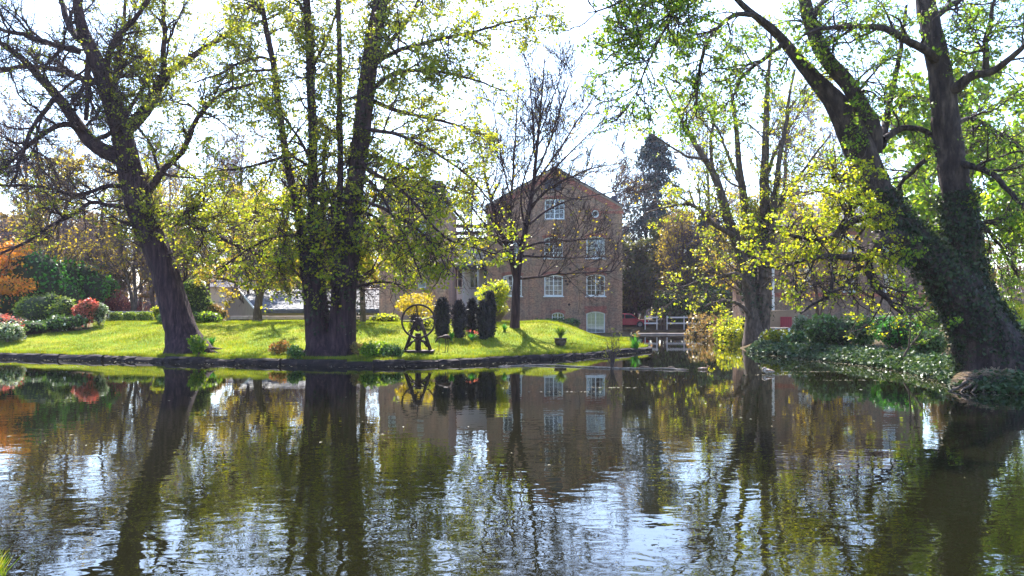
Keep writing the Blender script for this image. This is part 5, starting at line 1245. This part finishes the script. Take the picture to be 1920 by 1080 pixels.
spears('iris_clump', 'green spear-leaved clump left of the bare fan tree', 946, 622, 603, 20, M['leaf_vivid'], 40, 3, width=.03)
spears('iris_clump', 'tuft of green spears right of the leaning tree root', 397, 648, 627, 24, M['leaf_vivid'], 40, 4, width=.03)
spears('iris_clump', 'green spears between the broad cypress and its neighbour', 846, 640, 618, 20, M['leaf_vivid'], 40, 5, width=.03)
spears('iris_clump', 'green spears at the foot of the middle cypresses', 884, 640, 622, 26, M['leaf_vivid'], 46, 6, width=.03, flowers=(5, M['leaf_pink']))
spears('grass_tuft', 'thin grass tuft on the lawn right of the fan tree', 982, 632, 618, 20, M['leaf_spring'], 40, 7, width=.012)
spears('grass_tuft', 'tall wispy grass left of the flywheel stand', 722, 660, 628, 36, M['leaf_spring'], 60, 8, Y=34.0, width=.010)

# ------------------------------------------------------------------ iron flywheel engine
g = pick(784, 659); g.y = max(g.y, 33.4); g = Vector((X_(784, g.y), g.y, gz(X_(784, g.y), g.y))); YE = g.y
eng = thing('flywheel_engine', 'rusty iron flywheel on an A-frame stand at the water edge', 'machine', g)
def ue(px): return X_(px, YE) - g.x
def zE(py): return Z_(py, YE) - g.z
MB().box(ue(752), ue(814), -.45, .45, -.04, .05).build('base_plate', M['iron'], eng, bevel=.01)
for yy in (-.26, .26):
    fr = MB(); 
    for a, b in (((760,657),(779,602)), ((807,657),(789,602))): fr.tube([(ue(a[0]), yy, zE(a[1])), (ue((a[0]+b[0])/2)+0, yy, zE((a[1]+b[1])/2)), (ue(b[0]), yy, zE(b[1]))], [.05,.045,.045], 6)
    fr.tube([(ue(784), yy, .05), (ue(784), yy, zE(632))], .04, 6)
    fr.tube([(ue(779), yy, zE(602)), (ue(781), yy, zE(597)), (ue(787), yy, zE(597)), (ue(789), yy, zE(602))], .055, 6)
    fr.tube([(ue(766), yy, zE(650)), (ue(772), yy, zE(641)), (ue(784), yy, zE(636)), (ue(796), yy, zE(641)), (ue(802), yy, zE(650))], .035, 6)
    fr.tube([(ue(770), yy, zE(628)), (ue(784), yy, zE(640)), (ue(798), yy, zE(628))], .03, 6)
    fr.torus((ue(784), yy, zE(614)), .13, .03, 20, 6, flat=1.)
    fr.build('a_frame', M['iron'], eng, True)
for px in (762, 805): MB().tube([(ue(px), -.26, .09), (ue(px), .26, .09)], .035, 6).build('tie_bar', M['iron'], eng)
wc = Vector((ue(786.5), -.40, zE(602))); R = 30.5/FPX*YE
wh = MB().torus(wc, R, .042, 56, 8).build('flywheel', M['iron'], eng, True)
for a in (97, 17, 180, 228, 300):
    d = Vector((math.cos(math.radians(a)), 0, math.sin(math.radians(a)))); MB().tube([wc + d*.07, wc + d*(R-.02)], [.035, .022], 6).build('spoke', M['iron'], wh)
MB().tube([wc + Vector((0,-.08,0)), wc + Vector((0,.9,0))], .06, 10).build('axle', M['iron'], eng)
MB().tube([wc + Vector((0,-.07,0)), wc + Vector((0,.08,0))], .12, 14).build('hub', M['iron'], wh)
gc = Vector((ue(777), 0., zE(597))); gear = MB().tube([gc + Vector((0,-.06,0)), gc + Vector((0,.06,0))], .17, 20)
for k in range(14):
    a = 2*math.pi*k/14; d = Vector((math.cos(a), 0, math.sin(a))); gear.tube([gc + d*.15, gc + d*.235], .028, 4)
gear.build('gear', M['iron'], eng)
cy = MB().tube([(ue(784), 0, .05), (ue(784), 0, zE(625))], .13, 14).build('pump_cylinder', M['iron'], eng)
MB().tube([(ue(777), 0, zE(600)), (ue(784), 0, zE(622))], .03, 6).build('connecting_rod', M['iron'], eng)

# long-legged metal bird
g = pick(830, 661); g.y = max(g.y, 33.6); g = Vector((X_(830, g.y), g.y, gz(X_(830, g.y), g.y))); YB = g.y
brd = thing('metal_bird', 'dark metal wading bird with lowered neck beside the flywheel', 'sculpture', g)
def ub(px): return X_(px, YB)-g.x
def zb_(py): return Z_(py, YB)-g.z
MB().tube([(ub(845),0,zb_(637)), (ub(843),0,zb_(633.5)), (ub(839),0,zb_(631.5)), (ub(834),0,zb_(631.5)), (ub(830),0,zb_(632)), (ub(825),0,zb_(632)), (ub(821),0,zb_(634)), (ub(818.5),0,zb_(638)), (ub(817.5),0,zb_(640)), (ub(816.6),0,zb_(644))], [.01,.06,.10,.09,.05,.035,.03,.03,.035,.006], 10).build('body', M['iron'], brd, True)
for px, yy in ((835,-.05), (839,.05)):
    MB().tube([(ub(px),yy,zb_(633)), (ub(px)+.03,yy,zb_(647)), (ub(px)-.01,yy,-.02)], [.022,.014,.014], 6).build('leg', M['iron'], brd)
    MB().tube([(ub(px)-.01,yy,.01), (ub(px)-.14,yy-.03,.01)], .012, 5).build('foot', M['iron'], brd)
MB().tube([(ub(823.5),.0,zb_(633.5)), (ub(823),0,-.02)], .012, 6).build('support_rod', M['iron'], brd)

# ------------------------------------------------------------------ ducks and floating branch
def duck(label, px, py, yaw, L, mat, pose, seed):
    x, y = W_(px, py); t = thing('duck', label, 'duck', (x, y, 0), yaw)
    if pose == 'swim': ctl = [(-.52,.10,.012),(-.44,.075,.04),(-.30,.05,.10),(-.10,.045,.145),(.10,.05,.145),(.24,.07,.10),(.30,.13,.06),(.31,.20,.045),(.325,.255,.052),(.36,.275,.056),(.40,.268,.042),(.425,.262,.022)]
    else: ctl = [(-.50,.12,.012),(-.42,.13,.05),(-.28,.15,.12),(-.08,.17,.165),(.12,.19,.16),(.23,.24,.10),(.24,.31,.065),(.19,.36,.055),(.13,.375,.06),(.07,.355,.058),(.03,.325,.04),(.0,.305,.02)]
    pts = resample([(a*L, 0, b*L, r*L) for a, b, r in ctl], 34); V, F = tubes(pts[None,:,:3], pts[None,:,3], 14)
    body = link('body', np_mesh('body', V, F, mat, True), t)
    hd = pts[-1]; dirx = 1 if pose == 'swim' else -1
    MB().tube([(hd[0]-.02*L*dirx,0,hd[2]), (hd[0]+.05*L*dirx,0,hd[2]-.012*L), (hd[0]+.11*L*dirx,0,hd[2]-.022*L)], [.026*L,.024*L,.014*L], 8).build('bill', M['bill'], t)
    for s in (-1, 1):
        wv = resample([(.14*L,s*.115*L,.11*L,.02*L), (-.05*L,s*.145*L,.12*L,.05*L), (-.28*L,s*.09*L,.12*L,.035*L), (-.44*L,s*.03*L,.13*L,.006*L)], 12)
        if pose != 'swim': wv[:,2] += .09*L
        link('wing', np_mesh('wing', *tubes(wv[None,:,:3], wv[None,:,3], 8), M['feather_brown'] if mat is M['feather'] else M['feather'], True), t)
        ex_ = pts[27 if pose == 'swim' else 27]; MB().tube([(ex_[0], s*ex_[3]*.86, ex_[2]+.012*L), (ex_[0], s*ex_[3]*1.02, ex_[2]+.012*L)], .008*L, 6).build('eye', M['rubber'], t)
        if pose != 'swim': MB().tube([(.0,s*.05*L,.08*L), (.01*L,s*.05*L,-.06*L)], .014*L, 6).build('leg', M['bill'], t)
    return t
duck('small brown duck swimming in mid channel', 1319, 693, math.pi*.05, .48, M['feather_brown'], 'swim', 1)
duck('mottled duck preening at the water surface near the right bank', 1438, 701, math.pi*.9, .56, M['feather'], 'preen', 2)
fb_pts = [W_(px, py) for px, py in [(935,688),(1000,685),(1060,687),(1110,690),(1150,691),(1195,692),(1235,692),(1285,694)]]
x0, y0 = fb_pts[3]; fb = thing('floating_branch', 'pale dead branch floating along the pond near the lawn tip', 'branch', (x0, y0, 0))
rng = np.random.default_rng(3)
c = resample([(a-x0, b-y0, .02, .03+.01*math.sin(i*2)) for i, (a, b) in enumerate(fb_pts)], 30, rng, .04); c[:,2] = np.abs(c[:,2])*.5+.012
link('main_stem', np_mesh('main_stem', *tubes(c[None,:,:3], c[None,:,3], 6, .2, rng), M['dead_wood'], True), fb)
p1, r1 = spawn(rng, c[None,:,:3], c[None,:,3], 60, .0, 1., (.5,1.5), (.12,.5), 5, .25, .03, .6, .008, by_len=False); p1[:,:,2] = np.abs(p1[:,:,2])*.35
o = link('side_twigs', np_mesh('side_twigs', *tubes(p1, r1, 4), M['dead_wood']), fb); o['kind'] = 'stuff'
bx, by = W_(1148, 691)
stem_shrub('floating_sapling', 'wispy sapling with small leaves standing in the water by the floating branch', 1148, 691, 655, 40, 65, 16, M['twig'], by, (M['leaf_spring'], 2.6, .05), base=.05).location.z = -.02
for k, (px, py, s) in enumerate([(1208,691,.5), (1258,692,.35)]):
    x, y = W_(px, py); mb = MB(); mb.tube([(-s*.5,0,.01), (-s*.1,.02,.05), (s*.3,0,.03), (s*.5,-.03,.0)], [.02,.06,.05,.015], 8)
    tag(mb.build('driftwood', M['bark_brown'], None, True), ['dark driftwood lump on the floating branch', 'smaller driftwood lump right of the floating branch'][k], 'wood', 'driftwood lumps').location = (x, y, 0)

# ------------------------------------------------------------------ right bank: ivy cover, sapling, root mound
rng = np.random.default_rng(8)
re = np.array(right_edge); sl3 = np.concatenate([[0], np.cumsum(np.linalg.norm(np.diff(re,axis=0),axis=1))])
n = 34000; s = rng.uniform(0, sl3[-1], n); bxp = np.interp(s, sl3, re[:,0]); byp = np.interp(s, sl3, re[:,1])
off = np.abs(rng.normal(0, 1.15, n)) - .12; x = bxp + off*.75; y = byp + off*.75; gzv = ground(x, y); dd_ = pond_sd(x, y)
hum = .06 + .13*(np.sin(x*2.3)*np.sin(y*1.9)+1)*.5; zz = np.where(dd_ < 0, .04, np.maximum(gzv, .03)) + rng.uniform(0, 1, n)*hum
pts = np.stack([x, y, zz], -1); ok = (dd_ > -.25) & (np.hypot(x - X_(1868, 24.1), y - 24.1) > 1.35)
o = link('ivy_ground_cover', np_mesh('ivy_ground_cover', *leaves(rng, pts[ok], .11, .03, 1, np.tile([[0,-.3,1.]], (ok.sum(),1)),   .2, .95), M['leaf_weeds_lit']))
tag(o, 'ivy and weeds covering the right bank down to the water', 'ivy', kind='stuff')
sap = stem_shrub  # single bare sapling with a crooked stem
YS = 30.3
t = thing('bank_sapling', 'crooked bare sapling rising from the ivy at the water edge', 'tree', (X_(1690, YS), YS, 0))
def us(px): return X_(px, YS)-X_(1690, YS)
Ls = [[(us(1688),0,-.1,.05),(us(1692),0,Z_(675,YS),.045),(us(1704),0,Z_(650,YS),.04),(us(1722),.1,Z_(635,YS),.03),(us(1738),.1,Z_(610,YS),.02),(us(1746),.2,Z_(585,YS),.01)],
      [(us(1704),0,Z_(652,YS),.035),(us(1705),-.1,Z_(625,YS),.03),(us(1704),-.1,Z_(590,YS),.025),(us(1706),-.1,Z_(555,YS),.018),(us(1690),-.2,Z_(535,YS),.01)]]
A = np.stack([resample(l, 16, rng, .01) for l in Ls]); link('trunk', np_mesh('trunk', *tubes(A[:,:,:3], A[:,:,3], 8, .06, rng), M['bark_brown'], True), t)
p1, r1 = spawn(rng, A[:,:,:3], A[:,:,3], 8, .4, 1., (.4,1.1), (.3,.9), 5, .2, .05, .6, .008); o = link('twigs', np_mesh('twigs', *tubes(p1, r1, 4), M['twig']), t); o['kind'] = 'stuff'
o = link('crown', np_mesh('crown', *leaves(rng, on_lines(rng, p1, 7), .12, .05, 1), M['leaf_green']), t); o['kind'] = 'stuff'

# mound of roots and dead twigs at the foot of the massive tree
xm, ym = W_(1868, 735); ym += .9; xm = X_(1868, ym)
t = thing('root_mound', 'low mound of roots and dead twigs at the water edge under the massive tree', 'mound', (xm, ym, 0))
u = np.linspace(0, 2*np.pi, 41)[:-1]; v = np.linspace(0, 1, 13); V = []
for b in v:
    for a in u:
        r = math.cos(b*math.pi/2)**.7; h = math.sin(b*math.pi/2); nzv = 1 + .10*math.sin(3*a+b*4) + .07*math.sin(7*a-b*6) + .03*rng.normal()
        V.append((1.15*r*math.cos(a)*nzv, .95*r*math.sin(a)*nzv, -.15 + .62*h*(1 + .06*math.sin(5*a+b*9))))
F = [(i*40+j, i*40+(j+1) % 40, (i+1)*40+(j+1) % 40, (i+1)*40+j) for i in range(12) for j in range(40)]
link('earth_bank', np_mesh('earth_bank', np.array(V), np.array(F), M['stone_edge'], True), t)
n = 420; a = rng.uniform(0,6.28,n); q = np.sqrt(rng.uniform(0,1,n)); c = np.stack([np.cos(a)*q*1.1, np.sin(a)*q*.9, -.12+.62*np.sqrt(np.maximum(0,1-q**2.2))+.03], -1)
d = unit(rng.normal(0,1,(n,3))*np.array([1,1,.15])); L_ = rng.uniform(.15,.6,(n,1)); A = np.stack([c-d*L_*.5, c+rng.normal(0,.02,(n,3)), c+d*L_*.5], 1)
o = link('dead_twigs', np_mesh('dead_twigs', *tubes(A, np.tile([[.010,.009,.005]], (n,1)), 4), M['straw']), t); o['kind'] = 'stuff'
for k in range(5):
    A = resample([(-.9+.2*k,-.2,.3,.05), (-1.3+.15*k,-.5-.1*k,.12,.04), (-1.7+.25*k,-.7-.1*k,.02,.025), (-2.0+.3*k,-.9-.1*k,-.05,.012)], 14, rng, .03); link('root', np_mesh('root', *tubes(A[None,:,:3], A[None,:,3], 6, .1, rng), M['bark_brown'], True), t)

# roots of the leaning and multistem trees spread on the turf
def roots(name, label, px, py, Y, items, seed):
    rng = np.random.default_rng(seed); c = Vector((X_(px,Y), Y, gz(X_(px,Y),Y))); t = bpy.data.objects[name]
    for (dx, dy, r) in items:
        a = np.array([c.x, c.y, c.z+.45]); b = np.array([c.x+dx, c.y+dy, 0]); P_ = []
        for k in range(8):
            s = k/7; q = a*(1-s)+b*s; q[2] = gz(q[0], q[1]) + .85*(1-s)**2.6 - .03 - .05*s; P_.append((*q, r*(1-.75*s)))
        A = resample(P_, 16, rng, .03); A[:,:3] -= np.array(t.location); link('root', np_mesh('root', *tubes(A[None,:,:3], A[None,:,3], 9, .1, rng), M['bark_purple'], True), t)
roots('leaning_tree', '', 352, 655, 35.6, [(1.7,-.4,.30), (-1.0,-.5,.26), (.7,-1.0,.26), (1.7,.6,.24), (-.7,.6,.2)], 4)
roots('multistem_tree', '', 610, 660, 33.9, [(-1.7,-.2,.26), (1.3,-.35,.26), (.4,-.75,.24), (-.8,-.65,.24), (1.6,.6,.2), (-1.2,.8,.2)], 5)

# ------------------------------------------------------------------ turf: real blades on the lawn, longer along the edging
rng = np.random.default_rng(9)
def blades(x, y, h, w_, lean=.5):
    n = len(x); z = ground(x, y); a = rng.uniform(0,6.28,n); hh = h*rng.uniform(.5,1.25,n); ln = rng.uniform(-lean,lean,(n,2))*hh[:,None]
    sx, sy = np.cos(a)*w_, np.sin(a)*w_
    V = np.stack([np.stack([x-sx,y-sy,z-.01],-1), np.stack([x+sx,y+sy,z-.01],-1), np.stack([x+ln[:,0],y+ln[:,1],z+hh],-1)], 1).reshape(-1,3)
    return V, np.arange(3*n).reshape(-1,3)
def in_lawn(x, y): return turf_mask(x, y) > .5
n = 300000; Yb = rng.uniform(31.5, 54, n); xb = rng.uniform(-26, 9, n); k = in_lawn(xb, Yb); xb, Yb = xb[k], Yb[k]
V1 = blades(xb, Yb, .07, .012, .6)
k = (np.sin(xb*1.7+2)*np.sin(Yb*1.3) + np.sin(xb*.6)*np.sin(Yb*.8+1) > .75) & (rng.uniform(0,1,len(xb)) < .35)
V3 = blades(xb[k], Yb[k], .15, .012, .8)
m = 26000; s = rng.uniform(14, sl2[-1], m); ex_, ey_ = np.interp(s, sl2, ep[:,0]), np.interp(s, sl2, ep[:,1]); o_ = rng.uniform(.2, .75, m)
V2 = blades(ex_ + rng.normal(0,.1,m), ey_ + o_, .13, .010, .7)
M['grass'] = leaf_mat('grass', [(.085,.17,.012), (.17,.23,.015), (.30,.26,.028), (.12,.20,.013)], .5, yellow=(1.2,1.15,.5), var=.5)
o = link('lawn_grass', np_mesh('lawn_grass', *merge([V1, V2, V3]), M['grass'])); tag(o, 'sunlit mown grass of the lawn beside the pond', 'grass', kind='stuff')
n = 5000; xb = rng.uniform(-5.6, -3.9, n); Yb = rng.uniform(5.4, 7.0, n); k = pond_sd(xb, Yb) > .02
o = link('near_grass', np_mesh('near_grass', *blades(xb[k], Yb[k], .14, .006, .8), M['grass'])); tag(o, 'grass tuft on the near bank at the bottom left corner', 'grass', kind='stuff')

# fallen leaves, scum and feathers drifting on the water, thickest along the banks
rng = np.random.default_rng(12)
s = rng.uniform(18, sl2[-1], 500); x = np.interp(s, sl2, ep[:,0]); y = np.interp(s, sl2, ep[:,1]) - np.abs(rng.normal(0, .5, 500)) - .12
sr = rng.uniform(0, sl3[-1], 500); x2 = np.interp(sr, sl3, re[:,0]) - np.abs(rng.normal(0, .5, 500)); y2 = np.interp(sr, sl3, re[:,1]) - np.abs(rng.normal(0, .5, 500))
strk = [W_(px, py) for px, py in [(1060,735),(1155,727),(1600,713),(1500,697),(1567,697),(1450,703),(420,690),(140,688)]]
x3 = np.concatenate([a + rng.normal(0, .55, 30) for a, b in strk]); y3 = np.concatenate([b + rng.normal(0, .06, 30) for a, b in strk])
x4 = rng.uniform(-14, 12, 90); y4 = rng.uniform(11, 30, 90)
xx = np.concatenate([x, x2, x3, x4]); yy = np.concatenate([y, y2, y3, y4]); k = pond_sd(xx, yy) < -.08
pts = np.stack([xx[k], yy[k], np.full(k.sum(), .004)], -1); a = rng.uniform(0, 6.28, len(pts)); L = rng.uniform(.015, .055, len(pts))
d = np.stack([np.cos(a), np.sin(a), 0*a], -1)*L[:,None]; sd = np.stack([-np.sin(a), np.cos(a), 0*a], -1)*L[:,None]*.5; up = np.array([0,0,.006])
V = np.stack([pts-d, pts+sd+up, pts+d, pts-sd+up], 1).reshape(-1,3)
M['drift'] = leaf_mat('drift', [(.22,.17,.09), (.32,.27,.18), (.16,.15,.06), (.42,.40,.34)], .2, yellow=(1,1,.9))
tag(link('drifting_leaves', np_mesh('drifting_leaves', V, np.arange(len(V)).reshape(-1,4), M['drift'])), 'fallen leaves and scum drifting on the pond', 'leaves', kind='stuff')

# sunlit air over the pond: one even haze
hm, nt, out = new_mat('haze_air'); pv = nt.nodes.new('ShaderNodeVolumePrincipled')
pv.inputs['Color'].default_value = (.86,.80,.98,1); pv.inputs['Density'].default_value = HAZE; pv.inputs['Anisotropy'].default_value = .2
nt.links.new(pv.outputs[0], out.inputs['Volume'])
tag(MB().box(-2600, 2600, -2600, 2600, -2.5, 27).build('haze', hm), 'thin bright haze over the pond', 'haze', kind='stuff')
